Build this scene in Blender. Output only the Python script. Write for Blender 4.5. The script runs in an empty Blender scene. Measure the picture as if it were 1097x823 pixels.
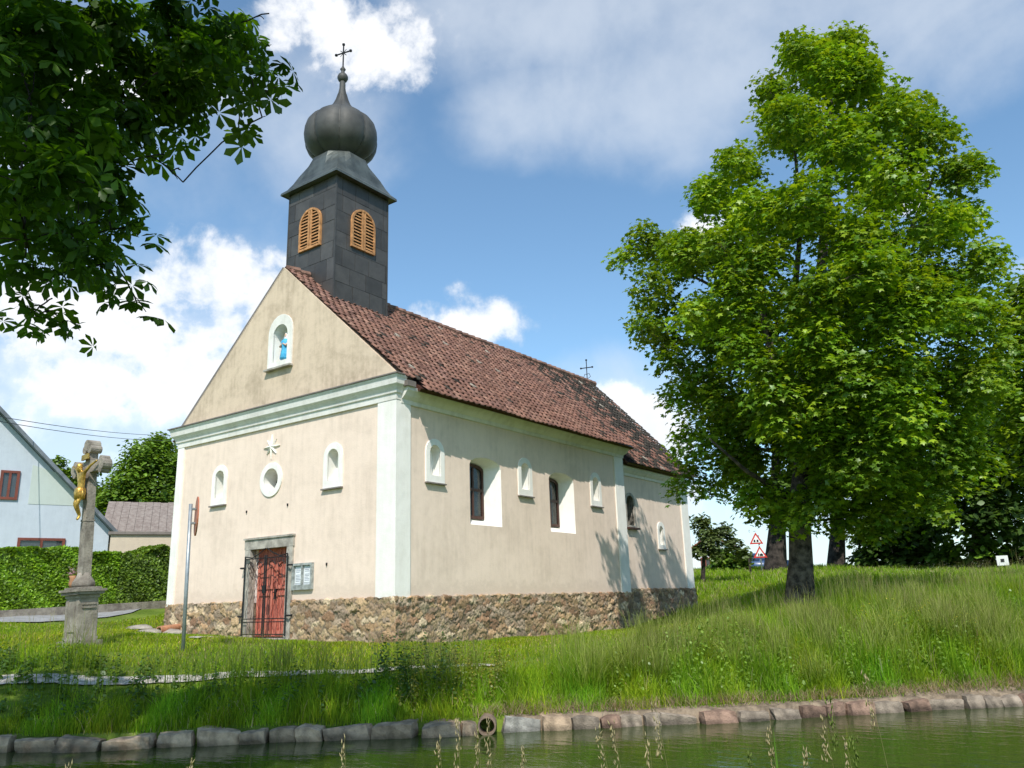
import bpy, bmesh, math, random
import numpy as np
from mathutils import Vector, Matrix
random.seed(7); rng = np.random.default_rng(7)
S = bpy.context.scene
COL = S.collection
R_ = math.radians

# ------------------------------------------------------------ camera
YAW, PITCH, ROLL, FPX = 0.6214, 0.2628, -0.0313, 865.0
WZ = -1.67
CAM = np.array([11.8365, -12.2405, -0.1676])
Fv = np.array([-math.sin(YAW)*math.cos(PITCH), math.cos(YAW)*math.cos(PITCH), math.sin(PITCH)])
_R = np.array([math.cos(YAW), math.sin(YAW), 0.0]); _U = np.cross(_R, Fv)
Rv = _R*math.cos(ROLL)+_U*math.sin(ROLL); Uv = -_R*math.sin(ROLL)+_U*math.cos(ROLL)
cd = bpy.data.cameras.new('camera'); camo = bpy.data.objects.new('camera', cd); COL.objects.link(camo)
cd.sensor_width = 36; cd.lens = 36*FPX/1097; cd.clip_start = 0.05; cd.clip_end = 4000
camo.matrix_world = Matrix(((Rv[0], Uv[0], -Fv[0], CAM[0]), (Rv[1], Uv[1], -Fv[1], CAM[1]), (Rv[2], Uv[2], -Fv[2], CAM[2]), (0, 0, 0, 1)))
S.camera = camo
fwd = np.array([-math.sin(YAW), math.cos(YAW)]); rgt = np.array([math.cos(YAW), math.sin(YAW)])
def ray(x, y):
    v = Fv + Rv*(x-548.5)/FPX - Uv*(y-411.5)/FPX
    return v
def at(x, y, D):                       # surveyed direction at horizontal distance D
    v = ray(x, y); return CAM + v*D/math.hypot(v[0], v[1])
def onz(x, y, z):
    v = ray(x, y); return CAM + v*(z-CAM[2])/v[2]
def loc2(u, v): return CAM[:2] + rgt*u + fwd*v       # metres right / ahead of the standpoint -> world xy
def uv_of(X, Y):
    q0, q1 = X-CAM[0], Y-CAM[1]
    return q0*rgt[0]+q1*rgt[1], q0*fwd[0]+q1*fwd[1]

# ------------------------------------------------------------ world, sun, exposure
SUN = np.array([0.50, -0.70, 1.0]); SUN /= np.linalg.norm(SUN)
sun_el = math.asin(SUN[2]); sun_az = math.atan2(SUN[0], SUN[1])
W = bpy.data.worlds.new('World'); S.world = W; W.use_nodes = True
nt = W.node_tree; nt.nodes.clear()
def N(nt, t, **k):
    n = nt.nodes.new(t)
    for a, b in k.items(): setattr(n, a, b)
    return n
def M(nt, op, a, b=None, c=None, clamp=False):
    n = nt.nodes.new('ShaderNodeMath'); n.operation = op; n.use_clamp = clamp
    for i, v in enumerate((a, b, c)):
        if v is None: continue
        if isinstance(v, (int, float)): n.inputs[i].default_value = v
        else: nt.links.new(v, n.inputs[i])
    return n.outputs[0]
def smooth(nt, x, a, b, lo=0.0, hi=1.0):
    n = nt.nodes.new('ShaderNodeMapRange'); n.interpolation_type = 'SMOOTHSTEP'
    nt.links.new(x, n.inputs['Value'])
    n.inputs['From Min'].default_value = a; n.inputs['From Max'].default_value = b
    n.inputs['To Min'].default_value = lo; n.inputs['To Max'].default_value = hi
    return n.outputs[0]
sky = N(nt, 'ShaderNodeTexSky', sky_type='NISHITA'); sky.sun_disc = False
sky.sun_elevation = sun_el; sky.sun_rotation = sun_az; sky.altitude = 400; sky.air_density = 1.0; sky.dust_density = 0.6; sky.ozone_density = 1.6
tc = N(nt, 'ShaderNodeTexCoord'); G = tc.outputs['Generated']
sep = N(nt, 'ShaderNodeSeparateXYZ'); nt.links.new(G, sep.inputs[0])
az = M(nt, 'ARCTAN2', sep.outputs[0], sep.outputs[1]); el = M(nt, 'ARCSINE', sep.outputs[2])
def noise(nt, vec, scale, detail, rough=.5, dist=0.0):
    n = N(nt, 'ShaderNodeTexNoise'); n.inputs['Scale'].default_value = scale; n.inputs['Detail'].default_value = detail
    n.inputs['Roughness'].default_value = rough; n.inputs['Distortion'].default_value = dist
    if vec is not None: nt.links.new(vec, n.inputs['Vector'])
    return n.outputs['Fac']
n1 = noise(nt, G, 9.0, 9, .58, .2); n2 = noise(nt, G, 3.2, 5, .55, .6); n3 = noise(nt, G, 26, 6, .6)
fb = M(nt, 'ADD', M(nt, 'MULTIPLY', M(nt, 'SUBTRACT', n1, .5), 2.6), M(nt, 'MULTIPLY', M(nt, 'SUBTRACT', n3, .5), .8))
def blob(x, y, rx, ry, s=1.0):
    d = ray(x, y); d = d/np.linalg.norm(d)
    a0, e0 = math.atan2(d[0], d[1]), math.asin(d[2])
    da = M(nt, 'DIVIDE', M(nt, 'SUBTRACT', az, a0), rx/FPX/math.cos(e0)); de = M(nt, 'DIVIDE', M(nt, 'SUBTRACT', el, e0), ry/FPX)
    q = M(nt, 'ADD', M(nt, 'MULTIPLY', da, da), M(nt, 'MULTIPLY', de, de))
    return M(nt, 'MULTIPLY', M(nt, 'SUBTRACT', 1.0, q), s)
def mx(lst):
    o = lst[0]
    for l in lst[1:]: o = M(nt, 'MAXIMUM', o, l)
    return o
cum = mx([blob(*b) for b in [(225, 320, 75, 70), (130, 350, 90, 50), (285, 330, 45, 60), (10, 340, 70, 45), (60, 400, 150, 50), (190, 400, 75, 50), (538, 333, 58, 26, .6), (478, 350, 52, 22, .6), (655, 435, 45, 32), (700, 465, 45, 50), (795, 245, 50, 30, .6), (960, 200, 40, 26, .6), (350, 40, 95, 50, .45), (40, 90, 90, 70), (420, 610, 300, 30), (1250, 300, 120, 60), (-200, 380, 200, 100), (720, 540, 60, 30)]])
fb = M(nt, 'ADD', M(nt, 'MULTIPLY', M(nt, 'SUBTRACT', n1, .5), 4.6), M(nt, 'MULTIPLY', M(nt, 'SUBTRACT', n3, .5), 1.8))
cd1 = M(nt, 'ADD', M(nt, 'MAXIMUM', cum, -3.0), fb)
cmask = smooth(nt, cd1, -0.3, 0.9)
veil = mx([blob(*b) for b in [(640, 10, 230, 90), (840, 10, 300, 110), (330, 120, 100, 90), (590, 110, 110, 60), (700, 90, 130, 90), (1000, -40, 260, 90), (100, 430, 220, 80), (60, 130, 180, 120, .7), (180, 330, 190, 90), (680, 440, 90, 60, .7), (850, 600, 300, 90, 1.2), (150, 480, 260, 60)]])
vfb = M(nt, 'MULTIPLY', M(nt, 'SUBTRACT', n2, .5), 3.4)
vmask = M(nt, 'MULTIPLY', smooth(nt, M(nt, 'ADD', M(nt, 'ADD', M(nt, 'MAXIMUM', veil, -2.5), vfb), M(nt, 'MULTIPLY', fb, .30)), -0.6, 1.5), .62)
mask = M(nt, 'MAXIMUM', cmask, vmask)
bg1 = N(nt, 'ShaderNodeBackground'); bg1.inputs[1].default_value = 0.15
tint = N(nt, 'ShaderNodeMix', data_type='RGBA', blend_type='MULTIPLY'); tint.inputs['Factor'].default_value = 1
nt.links.new(sky.outputs[0], tint.inputs['A']); tint.inputs['B'].default_value = (.98, 1.15, 1.13, 1)
nt.links.new(tint.outputs['Result'], bg1.inputs[0])
# clouds: bright billows, greyer thick bases
shade = smooth(nt, M(nt, 'ADD', M(nt, 'MULTIPLY', cd1, .55), M(nt, 'MULTIPLY', M(nt, 'SUBTRACT', n1, .5), -1.6)), 0.1, 1.0, 1.0, 0.62)
ccol = N(nt, 'ShaderNodeMix', data_type='RGBA'); ccol.inputs['A'].default_value = (.58, .66, .76, 1); ccol.inputs['B'].default_value = (.92, .93, .95, 1)
nt.links.new(M(nt, 'MULTIPLY', smooth(nt, el, .0, .28, .35, 1.0), M(nt, 'MULTIPLY', shade, smooth(nt, cd1, -.1, .45, .35, 1.0))), ccol.inputs['Factor'])
bg2 = N(nt, 'ShaderNodeBackground'); bg2.inputs[1].default_value = 1.0; nt.links.new(ccol.outputs['Result'], bg2.inputs[0])
mixs = N(nt, 'ShaderNodeMixShader'); nt.links.new(mask, mixs.inputs[0]); nt.links.new(bg1.outputs[0], mixs.inputs[1]); nt.links.new(bg2.outputs[0], mixs.inputs[2])
wo = N(nt, 'ShaderNodeOutputWorld'); nt.links.new(mixs.outputs[0], wo.inputs[0])

sl = bpy.data.lights.new('sun', 'SUN'); sl.energy = 4.0; sl.angle = R_(.55); sl.color = (1, .955, .88)
so = bpy.data.objects.new('sun', sl); COL.objects.link(so); so.location = (20, -20, 40)
so.rotation_euler = Vector(SUN).to_track_quat('Z', 'Y').to_euler()
S.view_settings.view_transform = 'Standard'; S.view_settings.look = 'None'; S.view_settings.gamma = 1
S.view_settings.exposure = 0.27
S.render.engine = 'CYCLES'

# ------------------------------------------------------------ helpers
def tag(o, label=None, cat=None, group=None, kind=None):
    if label: o['label'] = label
    if cat: o['category'] = cat
    if group: o['group'] = group
    if kind: o['kind'] = kind
    return o
def thing(name, label, cat, loc=(0, 0, 0), group=None):
    o = bpy.data.objects.new(name, None); COL.objects.link(o); o.location = loc; o.empty_display_size = .2
    return tag(o, label, cat, group)
def wloc(o):
    v = Vector(o.location)
    while o.parent: o = o.parent; v += Vector(o.location)
    return v
def link(name, me, m, parent=None, smooth_=False, loc=None):
    o = bpy.data.objects.new(name, me); COL.objects.link(o)
    if m is not None:
        for k in (m if isinstance(m, (list, tuple)) else [m]):
            me.materials.append(k)
    if smooth_:
        me.polygons.foreach_set('use_smooth', np.ones(len(me.polygons), bool))
    if parent is not None:             # meshes are modelled in world space; shift them under their parent
        o.parent = parent; o.location = -wloc(parent)
        if loc is not None: o.location = loc
    return o
def obj(name, bm, m, parent=None, smooth_=False, recalc=True):
    if recalc: bmesh.ops.recalc_face_normals(bm, faces=bm.faces)
    me = bpy.data.meshes.new(name); bm.to_mesh(me); bm.free()
    return link(name, me, m, parent, smooth_)
def rebase(o, base):                    # give a single-mesh thing its origin at its base
    b = Vector(base); o.data.transform(Matrix.Translation(-b)); o.location = b; return o
def bx(bm, x0, x1, y0, y1, z0, z1, mi=0):
    vs = [bm.verts.new((x, y, z)) for z in (z0, z1) for y in (y0, y1) for x in (x0, x1)]
    for f in ((0, 1, 3, 2), (4, 6, 7, 5), (0, 4, 5, 1), (2, 3, 7, 6), (0, 2, 6, 4), (1, 5, 7, 3)):
        bm.faces.new([vs[i] for i in f]).material_index = mi
    return vs
def bbar(bm, a, b, w, h=None):         # rectangular bar between two points
    a, b = Vector(a), Vector(b); d = (b-a); L = d.length; q = d.to_track_quat('Z', 'Y').to_matrix()
    h = h or w
    vs = []
    for p in (a, b):
        for sx, sy in ((-1, -1), (1, -1), (1, 1), (-1, 1)):
            vs.append(bm.verts.new(p + q @ Vector((sx*w/2, sy*h/2, 0))))
    for f in ((3, 2, 1, 0), (4, 5, 6, 7), (0, 1, 5, 4), (1, 2, 6, 5), (2, 3, 7, 6), (3, 0, 4, 7)):
        bm.faces.new([vs[i] for i in f])
def prism(bm, pts, f0, f1, mi=0, mi_cap=None):  # pts 2D, f0/f1 map 2D->3D for the near and far ends
    a = [bm.verts.new(f0(*p)) for p in pts]; b = [bm.verts.new(f1(*p)) for p in pts]
    n = len(pts)
    fa = bm.faces.new(a); fb_ = bm.faces.new(b[::-1])
    fa.material_index = fb_.material_index = mi if mi_cap is None else mi_cap
    for i in range(n):
        bm.faces.new([a[i], b[i], b[(i+1) % n], a[(i+1) % n]]).material_index = mi
def ring(bm, outer, inner, f0, f1):    # frame: outer and inner outlines with equal counts
    n = len(outer)
    A = [bm.verts.new(f0(*p)) for p in outer]; B = [bm.verts.new(f0(*p)) for p in inner]
    C = [bm.verts.new(f1(*p)) for p in outer]; D = [bm.verts.new(f1(*p)) for p in inner]
    for i in range(n):
        j = (i+1) % n
        bm.faces.new([A[i], A[j], B[j], B[i]]); bm.faces.new([A[j], A[i], C[i], C[j]])
        bm.faces.new([B[i], B[j], D[j], D[i]]); bm.faces.new([C[i], D[i], D[j], C[j]])
def tube(bm, pts, radii, n=8, cap=True):
    pts = [Vector(p) for p in pts]
    if isinstance(radii, (int, float)): radii = [radii]*len(pts)
    rings = []; ref = None
    for i, p in enumerate(pts):
        d = (pts[min(i+1, len(pts)-1)]-pts[max(i-1, 0)]).normalized()
        if ref is None: ref = Vector((0, 0, 1)) if abs(d.z) < .9 else Vector((1, 0, 0))
        x = (ref - d*ref.dot(d))
        if x.length < 1e-4: x = d.orthogonal()
        x.normalize(); y = d.cross(x); ref = x
        rings.append([bm.verts.new(p+(x*math.cos(t)+y*math.sin(t))*radii[i]) for t in [2*math.pi*k/n for k in range(n)]])
    for a, b in zip(rings, rings[1:]):
        for k in range(n): bm.faces.new([a[k], a[(k+1) % n], b[(k+1) % n], b[k]])
    if cap and n > 2: bm.faces.new(rings[0][::-1]); bm.faces.new(rings[-1])
def lathe(bm, prof, c, n=16, rf=None, rot=0):
    rings = []
    for r, z in prof:
        if r < 1e-4: rings.append([bm.verts.new((c[0], c[1], c[2]+z))]); continue
        rings.append([bm.verts.new((c[0]+r*(rf(t) if rf else 1)*math.cos(t+rot), c[1]+r*(rf(t) if rf else 1)*math.sin(t+rot), c[2]+z)) for t in [2*math.pi*k/n for k in range(n)]])
    for a, b in zip(rings, rings[1:]):
        for k in range(n):
            k2 = (k+1) % n
            if len(a) == 1 and len(b) == 1: break
            if len(a) == 1: bm.faces.new([a[0], b[k2], b[k]])
            elif len(b) == 1: bm.faces.new([a[k], a[k2], b[0]])
            else: bm.faces.new([a[k], a[k2], b[k2], b[k]])
    if len(rings[0]) > 1: bm.faces.new(rings[0][::-1])
    if len(rings[-1]) > 1: bm.faces.new(rings[-1])
def arch(cx, w, z0, z1, rise=None, n=10):      # outline with arched top
    rise = w/2 if rise is None else rise
    pts = [(cx-w/2, z0), (cx+w/2, z0)]
    for k in range(n+1):
        t = math.pi*k/n; pts.append((cx+w/2*math.cos(t), z1-rise+rise*math.sin(t)))
    return pts
def np_mesh(name, verts, faces_flat, loop_tot, cols=None):
    me = bpy.data.meshes.new(name)
    nv, nf, nl = len(verts), len(loop_tot), len(faces_flat)
    me.vertices.add(nv); me.loops.add(nl); me.polygons.add(nf)
    me.vertices.foreach_set('co', np.asarray(verts, np.float32).ravel())
    me.loops.foreach_set('vertex_index', np.asarray(faces_flat, np.int32))
    st = np.concatenate([[0], np.cumsum(loop_tot)[:-1]]).astype(np.int32)
    me.polygons.foreach_set('loop_start', st)
    if cols is not None:
        a = me.attributes.new('tint', 'FLOAT_COLOR', 'POINT')
        c = np.ones((nv, 4), np.float32); c[:, :3] = cols; a.data.foreach_set('color', c.ravel())
    me.update(calc_edges=True)
    return me
def stamp(tv, tf, P, Mx, cols):
    """Copies of a small template (verts tv, faces tf) at points P with 3x3 matrices Mx and one colour each."""
    n, k = len(P), len(tv)
    V = np.einsum('nij,kj->nki', Mx, tv)+P[:, None, :]
    ff = np.concatenate([np.array(f) for f in tf]); lt = np.array([len(f) for f in tf])
    F_ = (ff[None, :]+(np.arange(n)*k)[:, None]).ravel(); L_ = np.tile(lt, n)
    C_ = np.repeat(cols, k, axis=0)
    return V.reshape(-1, 3), F_, L_, C_
def frames(nrm, ang, sc):
    nrm = nrm/np.linalg.norm(nrm, axis=1, keepdims=True)
    ref = np.where(np.abs(nrm[:, 2:3]) < .95, np.array([[0, 0, 1.]]), np.array([[1., 0, 0]]))
    x = np.cross(ref, nrm); x /= np.linalg.norm(x, axis=1, keepdims=True); y = np.cross(nrm, x)
    c, s = np.cos(ang)[:, None], np.sin(ang)[:, None]
    X = x*c+y*s; Y = -x*s+y*c
    return np.stack([X, Y, nrm], axis=2)*sc[:, None, None]

# ------------------------------------------------------------ materials
def mat(name, col, rough=.8, var=.12, scale=3.0, bump=0.0, bscale=None, col2=None, metal=0, spec=.3, detail=6, attr=None, coat=0):
    m = bpy.data.materials.new(name); m.use_nodes = True; t = m.node_tree; b = t.nodes['Principled BSDF']
    b.inputs['Roughness'].default_value = rough; b.inputs['Metallic'].default_value = metal
    b.inputs['Specular IOR Level'].default_value = spec
    if coat: b.inputs['Coat Weight'].default_value = coat
    tcn = N(t, 'ShaderNodeTexCoord'); P = tcn.outputs['Object']
    f = noise(t, P, scale, detail, .6)
    ramp = N(t, 'ShaderNodeMix', data_type='RGBA')
    c2 = col2 if col2 else tuple(c*(1-2*var) for c in col)
    c1 = col if col2 else tuple(min(1, c*(1+var)) for c in col)
    ramp.inputs['A'].default_value = (*c2, 1); ramp.inputs['B'].default_value = (*c1, 1)
    t.links.new(smooth(t, f, .3, .7), ramp.inputs['Factor'])
    out = ramp.outputs['Result']
    if attr:
        at_ = N(t, 'ShaderNodeAttribute'); at_.attribute_name = attr
        mul = N(t, 'ShaderNodeMix', data_type='RGBA', blend_type='MULTIPLY'); mul.inputs['Factor'].default_value = 1
        t.links.new(at_.outputs['Color'], mul.inputs['A']); t.links.new(out, mul.inputs['B']); out = mul.outputs['Result']
    t.links.new(out, b.inputs['Base Color'])
    if bump:
        bn = N(t, 'ShaderNodeBump'); bn.inputs['Strength'].default_value = 1; bn.inputs['Distance'].default_value = bump
        t.links.new(noise(t, P, bscale or scale*6, 6, .65), bn.inputs['Height']); t.links.new(bn.outputs[0], b.inputs['Normal'])
    m['_out'] = 0
    return m
def leafmat(name, transl=.45, gloss=.12, tcol=(1.25, 1.15, .35)):
    m = bpy.data.materials.new(name); m.use_nodes = True; t = m.node_tree; t.nodes.clear()
    a = N(t, 'ShaderNodeAttribute'); a.attribute_name = 'tint'
    d = N(t, 'ShaderNodeBsdfDiffuse'); tr = N(t, 'ShaderNodeBsdfTranslucent'); g = N(t, 'ShaderNodeBsdfGlossy'); g.inputs['Roughness'].default_value = .45
    mu = N(t, 'ShaderNodeMix', data_type='RGBA', blend_type='MULTIPLY'); mu.inputs['Factor'].default_value = 1; mu.inputs['B'].default_value = (*tcol, 1)
    t.links.new(a.outputs['Color'], d.inputs[0]); t.links.new(a.outputs['Color'], mu.inputs['A']); t.links.new(mu.outputs['Result'], tr.inputs[0])
    g.inputs[0].default_value = (.6, .65, .6, 1)
    m1 = N(t, 'ShaderNodeMixShader'); m1.inputs[0].default_value = transl; t.links.new(d.outputs[0], m1.inputs[1]); t.links.new(tr.outputs[0], m1.inputs[2])
    m2 = N(t, 'ShaderNodeMixShader'); m2.inputs[0].default_value = gloss*.5; t.links.new(m1.outputs[0], m2.inputs[1]); t.links.new(g.outputs[0], m2.inputs[2])
    o = N(t, 'ShaderNodeOutputMaterial'); t.links.new(m2.outputs[0], o.inputs[0])
    return m
def plaster(name, base, dirt, amount, streak=True, foot=None):
    """Lime plaster: fine grain, blotches, faint vertical run marks, soiling of its own shape near the foot."""
    m = bpy.data.materials.new(name); m.use_nodes = True; t = m.node_tree; b = t.nodes['Principled BSDF']
    b.inputs['Roughness'].default_value = .9; b.inputs['Specular IOR Level'].default_value = .15
    g = N(t, 'ShaderNodeNewGeometry'); P = g.outputs['Position']
    f1 = noise(t, P, .9, 7, .62, .4)
    mp = N(t, 'ShaderNodeMapping'); mp.inputs['Scale'].default_value = (4.5, 4.5, .5); t.links.new(P, mp.inputs[0])
    f2 = noise(t, mp.outputs[0], 1.6, 5, .6)
    f3 = noise(t, P, 5.5, 8, .65)
    s = M(t, 'ADD', M(t, 'MULTIPLY', f1, .45), M(t, 'ADD', M(t, 'MULTIPLY', f2, .33 if streak else .22), M(t, 'MULTIPLY', f3, .25)))
    k = smooth(t, s, .42 if streak else .385, .72 if streak else .60, 0, amount)
    if foot is not None:
        sp = N(t, 'ShaderNodeSeparateXYZ'); t.links.new(P, sp.inputs[0])
        h = M(t, 'ADD', sp.outputs[2], M(t, 'MULTIPLY', M(t, 'SUBTRACT', f3, .5), 1.0))
        k = M(t, 'MAXIMUM', k, smooth(t, h, foot-.12, foot+.3, .75, 0))
    mixn = N(t, 'ShaderNodeMix', data_type='RGBA'); mixn.inputs['A'].default_value = (*base, 1); mixn.inputs['B'].default_value = (*dirt, 1)
    t.links.new(k, mixn.inputs['Factor']); t.links.new(mixn.outputs['Result'], b.inputs['Base Color'])
    bn = N(t, 'ShaderNodeBump'); bn.inputs['Distance'].default_value = .02; bn.inputs['Strength'].default_value = .6
    t.links.new(M(t, 'ADD', M(t, 'MULTIPLY', noise(t, P, 2.2, 4), 1.0), M(t, 'MULTIPLY', noise(t, P, 30, 6), .25)), bn.inputs['Height']); t.links.new(bn.outputs[0], b.inputs['Normal'])
    return m

m_wall = plaster('peach_plaster', (.84, .675, .555), (.66, .525, .425), .95, foot=0.2)
m_gable = plaster('weathered_plaster', (.66, .52, .385), (.37, .285, .20), .8, streak=False)
m_white = plaster('white_plaster', (.88, .85, .79), (.66, .62, .55), .6, foot=-.1)
m_trim = plaster('grey_white_cornice', (.83, .795, .74), (.57, .54, .47), .8)
m_dark = mat('near_black', (.03, .032, .035), .6)
m_sill = mat('sheet_sill', (.20, .17, .15), .5, bump=.002)
m_stone = mat('rubble_stone', (1, 1, 1), .92, .18, 14, .012, 45, attr='tint')
m_frame_stone = mat('granite', (.42, .385, .33), .85, .2, 5, .006, 40)
m_iron = mat('wrought_iron', (.025, .025, .027), .5, .2, 20, metal=.3)
m_lead = mat('dark_sheet_metal', (.088, .080, .073), .5, .10, 3.0, .003, 3, metal=.3, spec=.5, attr='tint')
m_copper = mat('grey_green_sheet', (.12, .132, .122), .5, .25, 1.5, .003, 4, metal=.5, spec=.5)
m_louvre = mat('larch_louvre', (.50, .245, .10), .6, .2, 8)
m_tile = mat('clay_tile', (1, 1, 1), .85, .3, 9, .004, 60, attr='tint')
m_winframe = mat('brown_window_paint', (.085, .04, .03), .45)
m_cloth = mat('net_curtain', (.30, .31, .27), .8, .25, 6)
m_gold = mat('gilding', (.62, .38, .09), .4, .25, 12, .004, 30, metal=.75)
m_bark = mat('bark', (.105, .085, .066), .95, .4, 7, .05, 14)
m_barkd = mat('dark_bark', (.05, .04, .034), .95, .4, 5, .03, 14)
m_galv = mat('galvanised_steel', (.33, .36, .38), .45, .12, 8, metal=.5)
m_soil = mat('dry_bank_soil', (.25, .19, .13), .95, .3, 6, .02, 30)
m_leaf = leafmat('leaf'); m_leafd = leafmat('far_leaf', .35, .08); m_grass = leafmat('grass_blade', .42, .02, (1.2, 1.15, .5))
m_chest = leafmat('chestnut_leaf', .5, .06, (1.5, 1.6, .3))

glass = bpy.data.materials.new('window_glass'); glass.use_nodes = True
_b = glass.node_tree.nodes['Principled BSDF']; _b.inputs['Base Color'].default_value = (.02, .024, .024, 1); _b.inputs['Roughness'].default_value = .04; _b.inputs['Specular IOR Level'].default_value = .9
_b.inputs['Alpha'].default_value = .45

# ------------------------------------------------------------ terrain

_q = [uv_of(*onz(x, y, WZ)[:2]) for x, y in ((0, 806), (250, 799.5), (500, 786), (700, 777), (900, 767), (1097, 755))]
_bu = np.array([q[0] for q in _q]); _bv = np.array([q[1] for q in _q])
_pc = np.polyfit(_bu, _bv, 2)
def bank_v(u):
    u = np.asarray(u, float); uc = np.clip(u, -6.5, 7.0)
    v = np.polyval(_pc, uc); sl0 = np.polyval(np.polyder(_pc), uc)
    return v+(u-uc)*sl0 + .05*np.sin(u*1.7)
ctrl = []
for x, y, D in [(0, 728, 13.2), (250, 722, 13.0), (526, 712, 13.2), (120, 725, 13.1), (88, 692, 16.5), (0, 700, 16), (0, 669, 23), (0, 660, 27), (140, 660, 26), (196, 700, 14.8), (200, 682, 19),
                (857, 649, 18.5), (1000, 653, 17.5), (1097, 648, 17.5), (1000, 690, 14), (857, 690, 14.5), (700, 700, 13.6), (600, 712, 13.2), (742, 661, 29.5), (762, 634, 34), (860, 617, 38), (1000, 616, 38), (760, 615, 55), (900, 612, 55), (1097, 610, 52), (1000, 627, 27), (860, 629, 27), (1097, 625, 27), (640, 682, 19), (500, 695, 16), (740, 670, 21)]:
    ctrl.append(at(x, y, D))
for q in [(-8.3, -.2, -.62), (-8.3, 3, -.35), (-4, -.3, -.86), (0, 0, -.93), (.3, 4, -1.03), (.3, 9.7, -1.0), (-.1, 15, -.86), (-20, 10, .1), (-25, -5, .1), (-40, 20, .4), (-14, 12, .1), (-10, 45, .9), (20, 15, .1), (30, 10, .2)]:
    ctrl.append(np.array(q))
for u in (-9, -6, -3, -.5, 2, 4.5, 7.5, 10):
    p = loc2(u, float(bank_v(u))+.35); ctrl.append(np.array([p[0], p[1], -1.50]))
ctrl = np.array(ctrl)
def _tps_fit(P, z, lam=.15):
    n = len(P); d2 = ((P[:, None]-P[None])**2).sum(2); K = .5*d2*np.log(d2+1e-9)
    K[np.arange(n), np.arange(n)] = lam
    A = np.zeros((n+3, n+3)); A[:n, :n] = K; A[:n, n] = 1; A[:n, n+1:] = P; A[n, :n] = 1; A[n+1:, :n] = P.T
    return np.linalg.solve(A, np.concatenate([z, [0, 0, 0]]))
_w = _tps_fit(ctrl[:, :2], ctrl[:, 2])
def hgt(X, Y):
    X = np.asarray(X, float); Y = np.asarray(Y, float); sh = X.shape
    P = np.stack([X.ravel(), Y.ravel()], 1)
    u, v = uv_of(P[:, 0], P[:, 1]); u, v = np.asarray(u), np.asarray(v)
    dist = np.hypot(u, v); k = np.minimum(1, 60/np.maximum(dist, 1e-6))      # clamp the survey to its own range
    Q = CAM[:2]+(P-CAM[:2])*k[:, None]
    z = np.zeros(len(P))
    for i in range(0, len(P), 20000):
        q = Q[i:i+20000]; d2 = ((q[:, None]-ctrl[None, :, :2])**2).sum(2)
        z[i:i+20000] = (.5*d2*np.log(d2+1e-9))@_w[:-3]+_w[-3]+q@_w[-2:]
    z = np.clip(z, -1.52, 1.9)
    far = np.clip((dist-60)/300, 0, 1); z = z*(1-far)+0.3*far
    z += .02*np.sin(P[:, 0]*1.3+1)*np.cos(P[:, 1]*1.7)+.012*np.sin(P[:, 0]*4.1)*np.sin(P[:, 1]*3.7+2)
    s = v-bank_v(u)
    z = np.where(s < .55, np.minimum(z, -1.50+.25*np.clip(s-.1, 0, 1)), z)
    z = np.where(s < .12, -2.5, z)
    near = np.clip((5.6-v)/.8, 0, 1)
    z = np.where(v < 5.6, -2.5+near*(0.86+.04*np.sin(u*2.0)), z)
    return z.reshape(sh)
us = np.concatenate([-np.geomspace(900, 12.5, 40), np.arange(-12, 14.01, .16), np.geomspace(14.5, 900, 40)])
vs_ = np.concatenate([-np.geomspace(300, 3, 12), np.arange(0, 9, .4), np.arange(9, 12, .08), np.arange(12, 40, .3), np.geomspace(40.5, 1500, 60)])
UU, VV = np.meshgrid(us, vs_, indexing='ij'); XY = CAM[:2]+UU[..., None]*rgt+VV[..., None]*fwd
ZZ = hgt(XY[..., 0], XY[..., 1]); a, b = UU.shape
idx = np.arange(a*b).reshape(a, b)
fq = np.stack([idx[:-1, :-1], idx[1:, :-1], idx[1:, 1:], idx[:-1, 1:]], -1).reshape(-1, 4)
me = np_mesh('ground', np.concatenate([XY, ZZ[..., None]], 2).reshape(-1, 3), fq.ravel(), np.full(len(fq), 4))
m_ground = bpy.data.materials.new('meadow_ground'); m_ground.use_nodes = True; t = m_ground.node_tree; b_ = t.nodes['Principled BSDF']; b_.inputs['Roughness'].default_value = .95; b_.inputs['Specular IOR Level'].default_value = .1
g_ = N(t, 'ShaderNodeNewGeometry'); P_ = g_.outputs['Position']
r1 = N(t, 'ShaderNodeMix', data_type='RGBA'); r1.inputs['A'].default_value = (.09, .145, .018, 1); r1.inputs['B'].default_value = (.17, .235, .035, 1)
t.links.new(smooth(t, noise(t, P_, .6, 8, .65), .35, .65), r1.inputs['Factor'])
r2 = N(t, 'ShaderNodeMix', data_type='RGBA'); r2.inputs['B'].default_value = (.27, .26, .10, 1); t.links.new(r1.outputs['Result'], r2.inputs['A'])
t.links.new(smooth(t, noise(t, P_, 1.7, 8, .7), .52, .75, 0, .7), r2.inputs['Factor'])
t.links.new(r2.outputs['Result'], b_.inputs['Base Color'])
bn = N(t, 'ShaderNodeBump'); bn.inputs['Distance'].default_value = .05; t.links.new(noise(t, P_, 14, 6, .7), bn.inputs['Height']); t.links.new(bn.outputs[0], b_.inputs['Normal'])
tag(link('ground', me, m_ground, smooth_=True), kind='structure')

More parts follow.
